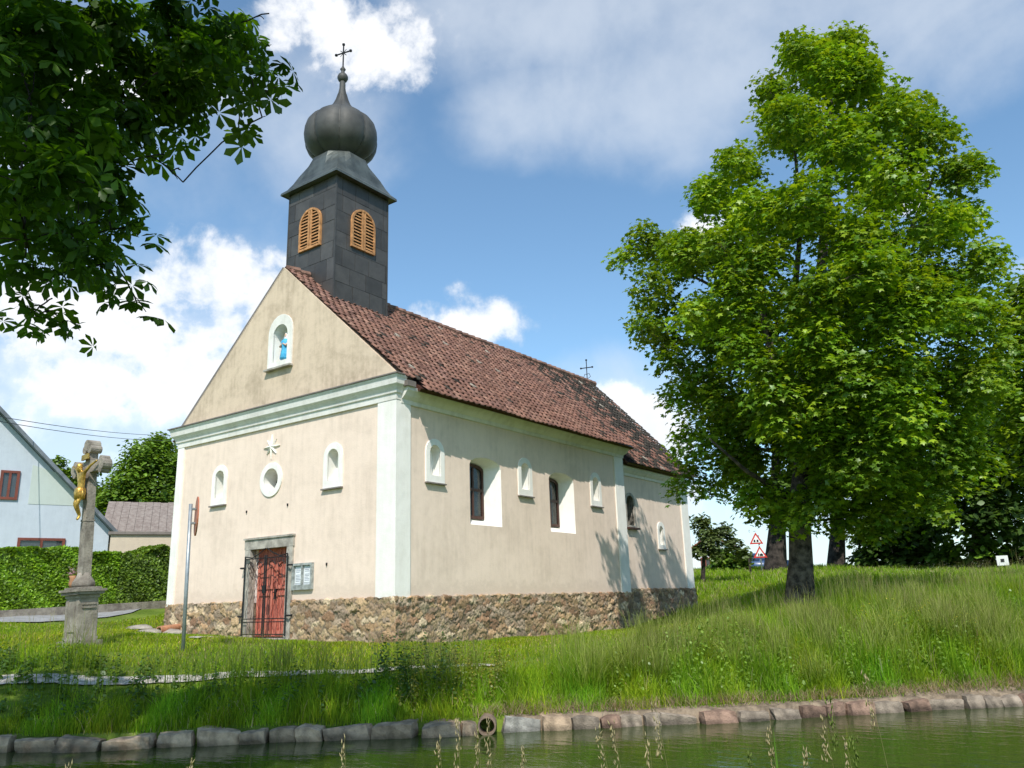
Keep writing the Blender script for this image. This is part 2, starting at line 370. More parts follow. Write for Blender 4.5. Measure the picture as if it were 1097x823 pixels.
def drape(name, left, right, m, lift, nseg=60, kind='structure', sub=1, zmin=-9, skirt=None):
    """A strip between two polylines of world xy, laid over the terrain."""
    L = np.array(left); Rr = np.array(right)
    def res(P):
        s = np.concatenate([[0], np.cumsum(np.linalg.norm(np.diff(P, axis=0), axis=1))]); q = np.linspace(0, s[-1], nseg)
        return np.stack([np.interp(q, s, P[:, 0]), np.interp(q, s, P[:, 1])], 1)
    L, Rr = res(L), res(Rr); rows = []
    jit = rng.normal(0, .012, (nseg, 2, 2))
    for k in range(sub+1):
        q = L+(Rr-L)*k/sub
        if k == 0: q = q+jit[:, 0]
        if k == sub: q = q+jit[:, 1]
        if skirt and k == 0: rows.append(np.concatenate([q-(Rr-L)*.12, np.full((nseg, 1), skirt)], 1))
        rows.append(np.concatenate([q, (np.maximum(hgt(q[:, 0], q[:, 1]), zmin)+lift)[:, None]], 1))
    V = np.stack(rows, 1); nr_w = V.shape[1]; i = np.arange(nseg*nr_w).reshape(nseg, nr_w)
    f = np.stack([i[:-1, :-1], i[1:, :-1], i[1:, 1:], i[:-1, 1:]], -1).reshape(-1, 4)
    me = np_mesh(name, V.reshape(-1, 3), f.ravel(), np.full(len(f), 4))
    o = link(name, me, m, smooth_=True)
    return tag(o, kind=kind)
m_gravel = mat('pale_gravel', (.50, .46, .40), .95, .25, 18, .015, 60)
m_road = mat('worn_asphalt', (.30, .30, .30), .9, .12, 3, .004, 80)
def pxy(x, y, D): return at(x, y, D)[:2]
drape('path', [pxy(-150, 700, 13.4), pxy(0, 700, 13.02), pxy(250, 700, 12.75), pxy(440, 700, 12.85), pxy(530, 700, 12.98)], [pxy(-150, 700, 13.75), pxy(0, 700, 13.34), pxy(250, 700, 13.02), pxy(440, 700, 13.05), pxy(530, 700, 13.10)], m_gravel, .025, 120, sub=4)
drape('road', [pxy(-300, 660, 24), pxy(0, 660, 23.2), pxy(140, 660, 26.5), pxy(175, 655, 31), pxy(200, 650, 45)], [pxy(-300, 660, 29), pxy(0, 660, 27.2), pxy(100, 655, 29.0), pxy(140, 650, 35), pxy(160, 645, 48)], m_road, .03, 60, sub=6)

# water
m_water = bpy.data.materials.new('pond_water'); m_water.use_nodes = True; t = m_water.node_tree; b_ = t.nodes['Principled BSDF']
b_.inputs['Base Color'].default_value = (.03, .05, .01, 1); b_.inputs['Roughness'].default_value = .03; b_.inputs['IOR'].default_value = 1.33; b_.inputs['Specular IOR Level'].default_value = .5
g_ = N(t, 'ShaderNodeNewGeometry'); mp = N(t, 'ShaderNodeMapping'); mp.inputs['Rotation'].default_value = (0, 0, -YAW); mp.inputs['Scale'].default_value = (1.0, 2.4, 1); t.links.new(g_.outputs['Position'], mp.inputs[0])
bn = N(t, 'ShaderNodeBump'); bn.inputs['Distance'].default_value = .012; bn.inputs['Strength'].default_value = .55
t.links.new(M(t, 'ADD', noise(t, mp.outputs[0], 3.2, 3, .5), M(t, 'MULTIPLY', noise(t, mp.outputs[0], 11, 2), .25)), bn.inputs['Height']); t.links.new(bn.outputs[0], b_.inputs['Normal'])
uu = np.linspace(-60, 60, 121); lo = np.array([loc2(u, 4.2) for u in uu]); hi = np.array([loc2(u, float(bank_v(u))+.28) for u in uu])
V = np.concatenate([np.c_[lo, np.full(121, WZ)], np.c_[hi, np.full(121, WZ)]]); i = np.arange(120)
fq = np.stack([i, i+1, i+122, i+121], 1)
tag(link('pond_water', np_mesh('pond_water', V, fq.ravel(), np.full(120, 4)), m_water), kind='structure')

# ------------------------------------------------------------ the chapel
chapel = thing('chapel', 'peach and white village chapel with dark onion-domed tower and red tiled roof', 'chapel', (-4, 5, -.9))
def FY(y): return lambda a, b: (a, y, b)          # outline (x,z) on a plane of constant y
def FX(x): return lambda a, b: (x, a, b)
XL, XM, APZ = -8.05, -4.0, 8.27
def boolean(o, cutters):
    for c in cutters:
        md = o.modifiers.new('cut', 'BOOLEAN'); md.operation = 'DIFFERENCE'; md.object = c; md.solver = 'EXACT'
    bpy.context.view_layer.update()
    dg = bpy.context.evaluated_depsgraph_get(); me = bpy.data.meshes.new_from_object(o.evaluated_get(dg))
    o.modifiers.clear(); o.data = me
    for c in cutters: bpy.data.objects.remove(c)
def cutter(pts, f0, f1, mi=1):
    bm = bmesh.new(); prism(bm, pts, f0, f1, mi)
    return obj('cutter', bm, [m_wall, m_white, m_frame_stone])
def splay(outer, inner, x0, x1):                 # tapering opening (side wall); outline points in (y,z)
    bm = bmesh.new(); n = len(outer)
    O2 = [bm.verts.new((x0+.2, p[0], p[1])) for p in outer]; A = [bm.verts.new((x0, p[0], p[1])) for p in outer]; B = [bm.verts.new((x1, p[0], p[1])) for p in inner]
    bm.faces.new(O2); bm.faces.new(B[::-1])
    for k in range(n):
        j = (k+1) % n
        bm.faces.new([O2[k], A[k], A[j], O2[j]]); bm.faces.new([A[k], B[k], B[j], A[j]])
    for f in bm.faces: f.material_index = 1
    return obj('cutter', bm, [m_wall, m_white, m_frame_stone])
bm = bmesh.new(); prism(bm, [(XL, 0), (0, 0), (0, 10.02), (XL, 10.02)], lambda a, b: (a, b, -.02), lambda a, b: (a, b, 4.25))
wall = obj('wall', bm, [m_wall, m_white, m_frame_stone], chapel)
cuts = []
DOOR = (-4.71, -3.36, -.80, 1.22)
cuts.append(cutter([(DOOR[0], -.5), (DOOR[1], -.5), (DOOR[1], DOOR[3]), (DOOR[0], DOOR[3])], FY(-.4), FY(.42), 1))
for cx in (-6.15, -1.93): cuts.append(cutter(arch(cx, .36, 2.56, 3.28), FY(-.2), FY(.24)))
RW = (-4.1, 2.82)
def circ(cx, cz, r, n=28, k=1.0): return [(cx+r*k*math.cos(2*math.pi*i/n), cz+r*math.sin(2*math.pi*i/n)) for i in range(n)]
cuts.append(cutter(circ(*RW, .27), FY(-.2), FY(.45)))
for cy in (1.23, 4.72, 8.30): cuts.append(cutter(arch(cy, .36, 2.58, 3.27), FX(.2), FX(-.22)))
WIN = [(2.47, 3.70), (5.85, 7.10)]
for y0, y1 in WIN:
    cuts.append(splay(arch((y0+y1)/2, y1-y0, 1.58, 3.2, .22), arch((y0+y1)/2-.06, (y1-y0)-.40, 1.76, 3.1, .14), 0, -.42))
boolean(wall, cuts)
bm = bmesh.new(); prism(bm, [(-7.8, 10.02), (-.22, 10.02), (-.22, 15.15), (-7.8, 15.15)], lambda a, b: (a, b, -.02), lambda a, b: (a, b, 3.95))
chw = obj('chancel_wall', bm, [m_wall, m_white, m_frame_stone], chapel)
boolean(chw, [cutter(arch(10.82, .5, 2.02, 2.98, .2), FX(.2), FX(-.55), 2), cutter(arch(12.88, .30, 1.5, 2.12), FX(.2), FX(-.42))])
# gable walls
for nm, y0, y1, z0, z1, cut in (('gable_wall', 0.0, .38, 4.58, APZ, True), ('rear_gable_wall', 14.85, 15.15, 3.9, APZ, False)):
    bm = bmesh.new()
    if cut: pts = [(XL-.12, z0), (.13, z0), (XM, z1)]
    else: pts = [(-7.75, z0), (-.25, z0), (XM+.05, z1-.1), (XM-.05, z1-.1)]
    prism(bm, pts, FY(y0), FY(y1)); o = obj(nm, bm, [m_gable if cut else m_wall, m_white, m_frame_stone], chapel)
    if cut: boolean(o, [cutter(arch(-3.98, .56, 5.76, 6.72), FY(-.2), FY(.28))])
# cornices
def sweep(path_fn, prof, m, name, parent):       # path_fn(p) -> list of xy for an offset p
    bm = bmesh.new(); rows = []
    for p, z in prof: rows.append([bm.verts.new((x, y, z)) for x, y in path_fn(p)])
    for a_, b_ in zip(rows, rows[1:]):
        for k in range(len(a_)-1): bm.faces.new([a_[k], a_[k+1], b_[k+1], b_[k]])
    for side in (0, -1):
        bm.faces.new([r[side] for r in rows])
    bm.faces.new([bm_v for bm_v in (rows[-1]+rows[0][::-1])])
    return obj(name, bm, m, parent)
profF = [(-.05, 4.10), (.05, 4.10), (.06, 4.22), (.09, 4.24), (.10, 4.30), (.14, 4.36), (.19, 4.41), (.21, 4.54), (.23, 4.57), (.23, 4.60), (-.05, 4.64)]
sweep(lambda p: [(XL-p, .8), (XL-p, -p), (p, -p), (p, .10)], profF, m_trim, 'facade_cornice', chapel)
bm = bmesh.new(); bx(bm, XL-.28, .26, -.265, .002, 4.603, 4.632); obj('cornice_flashing', bm, m_sill, chapel)
profS = [(-.05, 4.04), (.05, 4.04), (.06, 4.13), (.09, 4.15), (.15, 4.20), (.20, 4.27), (.24, 4.31), (.25, 4.38), (-.05, 4.42)]
sweep(lambda p: [(p, .102), (p, 10.04+max(p, 0)*.6), (-.6, 10.04+max(p, 0)*.6)], profS, m_trim, 'side_cornice', chapel)
profC = [(-.05, 3.58), (.04, 3.58), (.05, 3.66), (.10, 3.70), (.16, 3.76), (.17, 3.86), (-.05, 3.9)]
sweep(lambda p: [(-.22+p, 10.06), (-.22+p, 15.15+p), (-4, 15.15+p)], profC, m_trim, 'chancel_cornice', chapel)
# pilasters
def pil(x0, x1, y0, y1, z1, z0=-.03):
    bm = bmesh.new(); bx(bm, x0, x1, y0, y1, z0, z1); bmesh.ops.bevel(bm, geom=bm.edges[:], offset=.006, segments=1)
    return obj('pilaster', bm, m_white, chapel)
pil(-.52, .04, -.04, .41, 4.095); pil(XL-.04, XL+.24, -.04, .3, 4.095); pil(-.3, .04, 9.48, 10.03, 4.035); pil(-.5, -.18, 14.62, 15.19, 3.575)
# niche surrounds
def surround(name, cx, w, z0, z1, iw, iz0, iz1, plane, off, parent):
    bm = bmesh.new(); ring(bm, arch(cx, w, z0, z1), arch(cx, iw, iz0, iz1), plane(off*1.0), plane(-off*.3)); return obj(name, bm, m_white, parent)
def sill(y0, y1, z, side=True, x=0.0, par=None):
    bm = bmesh.new()
    if side: bx(bm, x-.02, x+.075, y0, y1, z-.035, z-.004)
    else: bx(bm, y0, y1, -.075, .02, z-.035, z-.004)
    return obj('sill', bm, m_sill, par)
for cx in (-6.15, -1.93):
    s_ = surround('niche', cx, .62, 2.40, 3.42, .36, 2.56, 3.28, FY, -.03, chapel); sill(cx-.33, cx+.33, 2.40, False, 0, s_)
for cy in (1.23, 4.72, 8.30):
    s_ = surround('niche', cy, .62, 2.42, 3.41, .36, 2.58, 3.27, FX, .03, chapel); sill(cy-.33, cy+.33, 2.42, True, 0, s_)
s_ = surround('niche', 12.88, .54, 1.36, 2.26, .30, 1.5, 2.12, lambda v: FX(v-.22), .03, chapel); sill(12.6, 13.17, 1.36, True, -.22, s_)
bm = bmesh.new(); ring(bm, circ(*RW, .41), circ(*RW, .27), FY(-.03), FY(.01)); rw = obj('round_window', bm, m_white, chapel)
bm = bmesh.new(); prism(bm, circ(*RW, .262), FY(.38), FY(.40)); obj('pane', bm, m_dark, rw)
bm = bmesh.new(); bx(bm, RW[0]-.012, RW[0]+.012, .36, .378, RW[1]-.26, RW[1]+.26); bx(bm, RW[0]-.26, RW[0]+.26, .34, .358, RW[1]-.012, RW[1]+.012); obj('window_bar', bm, m_iron, rw)
# star
bm = bmesh.new(); c0 = bm.verts.new((-4.13, -.075, 3.62)); rr = []
for k in range(16):
    r = .31 if k % 2 == 0 else .085
    if k % 4 == 2: r = .25
    a_ = math.pi*k/8+math.pi/2; rr.append((bm.verts.new((-4.13+r*math.cos(a_), -.028, 3.62+r*math.sin(a_))), bm.verts.new((-4.13+r*math.cos(a_), .004, 3.62+r*math.sin(a_)))))
for k in range(16):
    a1, b1 = rr[k]; a2, b2 = rr[(k+1) % 16]; bm.faces.new([c0, a1, a2]); bm.faces.new([a1, b1, b2, a2])
obj('star_ornament', bm, m_white, chapel)
# gable niche
s_ = surround('gable_niche', -3.98, .92, 5.60, 6.98, .56, 5.76, 6.72, FY, -.035, chapel)
s_.data.materials.clear(); s_.data.materials.append(m_trim)
bm = bmesh.new(); bx(bm, -4.48, -3.48, -.12, .02, 5.55, 5.597); obj('sill', bm, m_frame_stone, s_)
# windows
for (y0, y1) in WIN:
    cy = (y0+y1)/2-.06; w = (y1-y0)-.42
    bm = bmesh.new(); ring(bm, arch(cy, w, 1.77, 3.09, .13), arch(cy, w-.13, 1.84, 3.02, .11), FX(-.34), FX(-.40))
    bx(bm, -.395, -.345, cy-.028, cy+.028, 1.84, 3.0); bx(bm, -.393, -.342, cy-w/2+.06, cy+w/2-.06, 2.44, 2.50)
    wf = obj('window', bm, m_winframe, chapel)
    bm = bmesh.new(); prism(bm, arch(cy, w-.12, 1.83, 3.03, .11), FX(-.368), FX(-.374)); obj('pane', bm, glass, wf)
    bm = bmesh.new(); prism(bm, arch(cy, w-.12, 1.83, 3.03, .11), FX(-.412), FX(-.418)); obj('curtain', bm, m_cloth, wf)
bm = bmesh.new(); ring(bm, arch(10.82, .66, 1.96, 3.06, .26), arch(10.82, .49, 2.03, 2.97, .2), FX(-.205), FX(-.24)); cw = obj('chancel_window', bm, m_frame_stone, chapel)
bm = bmesh.new(); prism(bm, arch(10.82, .49, 2.03, 2.97, .2), FX(-.5), FX(-.52)); obj('pane', bm, glass, cw)
bm = bmesh.new(); bx(bm, -.24, -.10, 10.46, 11.18, 1.90, 1.955); obj('sill', bm, m_winframe, cw)
bm = bmesh.new()
for k in range(4): tube(bm, [(-.24, 10.64+.12*k, 2.03), (-.24, 10.64+.12*k, 2.95)], .009, 5)
for z in (2.3, 2.6): tube(bm, [(-.24, 10.57, z), (-.24, 11.07, z)], .009, 5)
obj('window_grille', bm, m_iron, cw)
# door
bm = bmesh.new()
bx(bm, -4.90, DOOR[0]+.012, -.05, .12, -.86, 1.204); bx(bm, DOOR[1]-.012, -3.17, -.05, .12, -.86, 1.204); bx(bm, -4.92, -3.15, -.055, .12, 1.206, 1.43); bx(bm, -4.94, -3.13, -.085, .1, 1.431, 1.475)
bmesh.ops.bevel(bm, geom=bm.edges[:], offset=.01, segments=1)
obj('door_frame', bm, m_frame_stone, chapel)
m_door = bpy.data.materials.new('peeling_red_paint'); m_door.use_nodes = True; t = m_door.node_tree; b_ = t.nodes['Principled BSDF']; b_.inputs['Roughness'].default_value = .75
tcn = N(t, 'ShaderNodeTexCoord'); mp = N(t, 'ShaderNodeMapping'); mp.inputs['Scale'].default_value = (9, 9, 1.6); t.links.new(tcn.outputs['Object'], mp.inputs[0])
r1 = N(t, 'ShaderNodeMix', data_type='RGBA'); r1.inputs['A'].default_value = (.26, .05, .035, 1); r1.inputs['B'].default_value = (.60, .19, .13, 1); t.links.new(smooth(t, noise(t, mp.outputs[0], 2.2, 8, .7), .35, .62), r1.inputs['Factor'])
r2 = N(t, 'ShaderNodeMix', data_type='RGBA'); r2.inputs['B'].default_value = (.42, .33, .27, 1); t.links.new(r1.outputs['Result'], r2.inputs['A']); t.links.new(smooth(t, noise(t, mp.outputs[0], 5.5, 6, .7), 0.62, .72, 0, .6), r2.inputs['Factor'])
t.links.new(r2.outputs['Result'], b_.inputs['Base Color'])
bm = bmesh.new(); n_ = 8; dw = (DOOR[1]-DOOR[0])/n_
for k in range(n_): bx(bm, DOOR[0]+k*dw+.007, DOOR[0]+(k+1)*dw-.007, .20, .26, -.78, 1.21)
bmesh.ops.bevel(bm, geom=bm.edges[:], offset=.008, segments=1)
for sgn in (0, 1):                      # carved arched panels of the two leaves
    x0 = DOOR[0]+.05+sgn*.68; ring(bm, arch(x0+.29, .56, .28, .98, .18), arch(x0+.29, .44, .36, .90, .14), FY(.17), FY(.21)); ring(bm, [(x0+.01, -.72), (x0+.57, -.72), (x0+.57, .2), (x0+.01, .2)], [(x0+.08, -.65), (x0+.5, -.65), (x0+.5, .13), (x0+.08, .13)], FY(.17), FY(.21))
dr = obj('door', bm, m_door, chapel)
bm = bmesh.new(); bx(bm, -4.0, -3.94, .14, .18, .05, .28); tube(bm, [(-3.97, .15, .2), (-3.97, .09, .2), (-3.86, .09, .2)], .012, 6); obj('door_handle', bm, m_iron, dr)
bm = bmesh.new(); bx(bm, -4.95, -3.12, -.32, .30, -1.0, -.81); bmesh.ops.bevel(bm, geom=bm.edges[:], offset=.02, segments=2); obj('doorstep', bm, m_frame_stone, chapel)
# iron gate, two leaves with scrolls, hinged outside the frame
gate = thing('iron_gate', 'black wrought iron two leaf lattice gate with scrolled top in front of the red door', 'gate', (-4.03, -.1, -.8))
for sgn, xa, xb in ((1, -4.80, -4.06), (-1, -3.26, -4.0)):
    bm = bmesh.new(); y = -.105
    x_ = lambda q: xa+(xb-xa)*q
    for q in (0, 1): tube(bm, [(x_(q), y, -.76), (x_(q), y, 1.04)], .017, 6)
    for z in (-.72, -.45, -.38, 1.0 if False else .98): tube(bm, [(x_(0), y, z), (x_(1), y, z)], .011, 6)
    for k in range(1, 5):
        q = k/5; pts = []
        for j in range(25):
            z = -.38+1.36*j/24; pts.append((x_(q)+.04*math.sin(j*math.pi/4+(k % 2)*math.pi), y, z))
        tube(bm, pts, .0048, 5); tube(bm, [(x_(q), y, -.72), (x_(q), y, -.45)], .005, 5)
    for k in range(2):                   # scrolls under the top rail
        cx = x_(.28+.45*k); pts = [(cx+(.13-.008*j)*math.cos(j*.45), y-.012, .80+(.13-.008*j)*math.sin(j*.45)) for j in range(15)]; tube(bm, pts, .01, 5)
    tube(bm, [(x_(0), y, 1.04), (x_(.35), y, 1.0), (x_(.75), y, 1.10), (x_(1), y, 1.2)], .013, 6)
    lf = obj('gate_leaf', bm, m_iron, gate)
    bm = bmesh.new()
    bm.free()
    for z in (-.32, .78): bm = bmesh.new(); tube(bm, [(xa, y, z), (xa-sgn*.12, y-.03, z), (xa-sgn*.16, -.02, z)], .02, 6); obj('hinge', bm, m_iron, lf)
bm = bmesh.new(); bx(bm, -4.09, -3.97, -.135, -.095, .18, .36); obj('lock_plate', bm, m_iron, gate)
# notice board
nb = thing('notice_board', 'small grey framed glass notice board with white papers right of the chapel door', 'notice board', (-2.8, -.05, .2))
bm = bmesh.new(); ring(bm, [(-3.14, .22), (-2.47, .22), (-2.47, .80), (-3.14, .80)], [(-3.09, .33), (-2.52, .33), (-2.52, .75), (-3.09, .75)], FY(-.07), FY(.0)); bx(bm, -2.82, -2.79, -.075, -.02, .33, .75); obj('frame', bm, mat('weathered_grey_wood', (.34, .36, .34), .8, .2, 10), nb)
bm = bmesh.new(); bx(bm, -3.09, -2.52, -.02, .0, .33, .75); obj('backboard', bm, mat('pale_board', (.55, .58, .60), .7), nb)
m_paper = mat('paper', (.80, .82, .84), .7, .04)
for x0, x1, z0, z1 in ((-3.06, -2.86, .37, .72), (-2.76, -2.56, .38, .73)):
    bm = bmesh.new(); bx(bm, x0, x1, -.026, -.021, z0, z1); pp = obj('paper', bm, m_paper, nb)
    bm = bmesh.new()
    for k in range(9):
        if k in (3,): continue
        bx(bm, x0+.02, x1-.02-.05*random.random(), -.0285, -.0268, z1-.05-.033*k, z1-.037-.033*k)
    obj('print_lines', bm, mat('grey_ink', (.3, .32, .38), .7), pp)
# small hooks on the facade
for x, z in ((-4.98, 2.13), (-3.45, 2.16), (-2.05, .74)): bm = bmesh.new(); bx(bm, x-.012, x+.012, -.03, .02, z-.03, z+.03); obj('wall_hook', bm, m_iron, chapel)

# rubble plinth: real relief from a Voronoi of stones
STONE = np.array([(.40, .31, .21), (.33, .25, .17), (.46, .38, .27), (.27, .21, .16), (.42, .30, .20), (.52, .45, .35), (.36, .30, .25), (.30, .20, .14)])*np.array([1.32, 1.18, 1.0])
def rubble(name, x0, y0, x1, y1, nx, ny, ztop, zbot, parent, off=.03):
    L = math.hypot(x1-x0, y1-y0); H = ztop-zbot; du = .019
    nu, nv_ = int(L/du)+1, int(H/du)+1
    U_, V_ = np.meshgrid(np.linspace(0, L, nu), np.linspace(0, H, nv_), indexing='ij')
    cell = .19; pts = []
    for i in range(int(L/(cell*1.5))+3):
        for j in range(int(H/(cell*.72))+3):
            pts.append(((i-1+rng.uniform(0, 1)+.5*(j % 2))*cell*1.5, (j-1+rng.uniform(0, 1))*cell*.72))
    pts = np.array(pts); rot = rng.normal(0, .25, len(pts)); asp = rng.uniform(1.4, 2.6, len(pts)); hcol = STONE[rng.integers(0, len(STONE), len(pts))]*rng.uniform(.7, 1.3, (len(pts), 1))
    hh = rng.uniform(.3, 1.0, len(pts)); tl = rng.normal(0, .15, (len(pts), 2))
    Hm = np.zeros(U_.shape); Cc = np.zeros(U_.shape+(3,))
    wu = U_+.03*np.sin(V_*31+U_*9)+.02*np.sin(U_*53); wv = V_+.02*np.sin(U_*37)+.012*np.sin(U_*91+V_*40)
    for i0 in range(0, nu, 60):
        a_ = wu[i0:i0+60].ravel(); b__ = wv[i0:i0+60].ravel()
        sel = np.where((pts[:, 0] > a_.min()-.8) & (pts[:, 0] < a_.max()+.8))[0]
        du_ = a_[:, None]-pts[sel, 0]; dv_ = b__[:, None]-pts[sel, 1]
        c_, s_ = np.cos(rot[sel]), np.sin(rot[sel]); p_ = (du_*c_+dv_*s_)/asp[sel]; q_ = (-du_*s_+dv_*c_)
        d_ = np.sqrt(p_**2+q_**2); o_ = np.argsort(d_, axis=1)[:, :2]; rI = np.arange(len(a_))
        e = d_[rI, o_[:, 1]]-d_[rI, o_[:, 0]]; s1 = sel[o_[:, 0]]
        edge = np.clip(e/.028, 0, 1)
        h_ = (edge**.5)*(.014+.026*hh[s1])+(tl[s1, 0]*du_[rI, o_[:, 0]]+tl[s1, 1]*dv_[rI, o_[:, 0]])*edge*.8
        col = hcol[s1]*(edge[:, None])+np.array([.26, .21, .155])*(1-edge[:, None])
        Hm[i0:i0+60] = h_.reshape(Hm[i0:i0+60].shape); Cc[i0:i0+60] = col.reshape(Cc[i0:i0+60].shape)
    Hm += .006*rng.normal(size=Hm.shape); Hm[:, -1] = -.06; Hm[0] = .012; Hm[-1] = .012
    zz = zbot+V_; zz[:, -2:] += (.012*np.sin(U_*13)+.01*np.sin(U_*29))[:, -2:]
    Xw = x0+(x1-x0)*U_/L+nx*(off+Hm); Yw = y0+(y1-y0)*U_/L+ny*(off+Hm)
    i = np.arange(nu*nv_).reshape(nu, nv_); f = np.stack([i[:-1, :-1], i[1:, :-1], i[1:, 1:], i[:-1, 1:]], -1).reshape(-1, 4)
    if True:
        me = np_mesh(name, np.stack([Xw, Yw, zz], -1).reshape(-1, 3), f.ravel(), np.full(len(f), 4), Cc.reshape(-1, 3))
    return link(name, me, m_stone, parent)
rubble('stone_plinth', XL-.07, 0, -4.92, 0, 0, -1, .03, -1.35, chapel); rubble('stone_plinth', -3.15, 0, .062, 0, 0, -1, .01, -1.35, chapel)
rubble('stone_plinth', 0, -.062, 0, 10.08, 1, 0, .01, -1.45, chapel); rubble('stone_plinth', -.2, 10.08, -.2, 15.25, 1, 0, .10, -1.4, chapel)
rubble('stone_plinth', XL, 9.9, XL, -.06, -1, 0, .03, -1.35, chapel); rubble('stone_plinth', -.14, 15.17, -7.9, 15.17, 0, 1, .08, -1.4, chapel)
bm = bmesh.new(); bx(bm, XL+.02, DOOR[0]+.003, .02, 10.0, -1.5, -.03); bx(bm, DOOR[1]-.003, -.02, .02, 10.0, -1.5, -.031); bx(bm, DOOR[0]-.002, DOOR[1]+.002, .42, 10.0, -1.5, -.032); bx(bm, -7.8, -.24, 10.0, 15.13, -1.5, -.03); obj('foundation', bm, m_soil, chapel)

# tiled roof: one mesh per slope, every tile modelled
TCOL = np.array([(.30, .155, .115), (.27, .14, .108), (.33, .175, .13), (.25, .13, .10), (.36, .205, .155), (.28, .155, .125)])*np.array([1.0, .96, .92])
def tiles(name, y0, y1, ridge, eave, parent, dark_share=None, tw=.205, rl=.22, cut0=0):
    """ridge, eave: (x,z) ends of the slope."""
    rx, rz = ridge; ex, ez = eave; L = math.hypot(ex-rx, ez-rz); dx, dz = (ex-rx)/L, (ez-rz)/L; nx_, nz_ = -dz*(1 if ex > rx else -1), dx*(1 if ex > rx else -1)
    if nz_ < 0: nx_, nz_ = -nx_, -nz_
    nrow = int(round(L/rl)); rl = L/nrow; ncol = int(round((y1-y0)/tw)); tw = (y1-y0)/ncol
    # tile cross section over its width: flat pan then a raised roll
    prof = [(0, .0), (.22, -.006), (.55, .0), (.68, .022), (.82, .031), (.95, .021), (1.04, .004)]
    tv = []; 
    for s, dz0 in ((0, .0), (1.12, .028)):
        for q, h in prof: tv.append((q, s, h+dz0))
    for q, h in prof: tv.append((q, 1.12, h+.028-.018))
    k = len(prof); tf = [(i, i+1, k+i+1, k+i) for i in range(k-1)]+[(k+i, k+i+1, 2*k+i+1, 2*k+i) for i in range(k-1)]
    tv = np.array(tv); Vs, Fs, Ls, Cs = [], [], [], []; off = 0
    sag = lambda y, s: -.035*math.sin(math.pi*min(1, max(0, (y-y0)/(y1-y0))))-.015*math.sin(y*1.9+s)
    for r in range(nrow):
        for c in range(ncol+1):
            ya = y0+(c-.5*(r % 2))*tw; w = tw
            if ya < y0: w = tw-(y0-ya); ya = y0
            if ya+w > y1+.03: w = y1+.03-ya
            if w < .04: continue
            if cut0 and r >= nrow-cut0 and ya < y0+.28: continue
            j = rng.normal(0, 1, 4)
            s0 = r*rl; col = TCOL[rng.integers(0, len(TCOL))]*rng.uniform(.86, 1.14)
            if dark_share is not None:
                p_dark = dark_share(ya, s0/L)
                if rng.random() < p_dark: col = np.array([.055, .045, .035])*rng.uniform(.7, 1.6)
            if rng.random() < .004: col = np.array([.42, .36, .29])
            q = tv[:, 0]*w+ya; s = s0+tv[:, 1]*rl+j[0]*.005*tv[:, 1]; h = tv[:, 2]+j[1]*.003+sag(ya, s0)+tv[:, 1]*j[2]*.003
            Vs.append(np.stack([rx+dx*s+nx_*h, q, rz+dz*s+nz_*h], 1)); Cs.append(np.tile(col, (len(tv), 1)))
            Fs.append(np.array(tf).ravel()+off); Ls.append(np.full(len(tf), 4)); off += len(tv)
    me = np_mesh(name, np.concatenate(Vs), np.concatenate(Fs), np.concatenate(Ls), np.concatenate(Cs))
    o = link(name, me, m_tile, parent)
    return o
roof = bmesh.new()     # timber and boarding under the tiles
for (y0, y1, ex, ez) in ((.385, 10.2, .36, 4.36), (10.2, 15.25, .13, 3.93)):
    for sgn in (1, -1):
        X = lambda v: XM+sgn*(v-XM)
        prism(roof, [(XM, 8.20), (X(ex), ez), (X(ex-.05), ez-.06), (XM, 8.10)], FY(y0+.01*sgn), FY(y1+.01*sgn))
roof = obj('roof', roof, m_winframe, chapel)
def dark1(y, s): return .03+.22*max(0, (y-7.5)/4)  # share of dark tiles, rising towards the chancel end
tiles('roof_tiles', .03, 10.25, (XM, 8.30), (.57, 4.29), roof, dark1, cut0=2)
tiles('roof_tiles', 10.25, 15.35, (XM, 8.29), (.25, 3.93), roof, lambda y, s: min(.85, .35+.12*(y-10)))
tiles('roof_tiles', .03, 10.25, (XM, 8.30), (-8.47, 4.35), roof); tiles('roof_tiles', 10.25, 15.35, (XM, 8.29), (-8.25, 3.93), roof)
m_ridge = mat('ridge_clay', (.24, .135, .10), .85, .3, 3, .006, 30)
bm = bmesh.new(); y = .1
while y < 15.3:
    if .7 < y < 1.1: obj('ridge_tiles', bm, m_ridge, roof); bm = bmesh.new()
    if not (.7 < y+.15 < 2.75):
        j = random.gauss(0, .008); tube(bm, [(XM+j, y, 8.285+j-.035*math.sin(math.pi*min(1, y/10.2))), (XM, y+.36, 8.30-.035*math.sin(math.pi*min(1, y/10.2)))], [.105, .125], 8)
    y += .33
rt = obj('ridge_tiles', bm, m_ridge, roof)
# verge mortar and bargeboard on the hidden left edge
bm = bmesh.new(); bbar(bm, (XM-.02, .02, 8.26), (XL-.36, .02, 4.40), .04, .10); obj('verge_board', bm, m_sill, roof)
bm = bmesh.new(); bx(bm, .02, .30, .04, .3, 4.38, 4.50); obj('eave_block', bm, m_sill, roof)

# tower
TX, TY, T2 = -3.97, 1.76, .95
tw_o = bmesh.new(); tv_ = []
def panel_face(bm, lay, f, w0, h0, w1, h1, tcol): pass
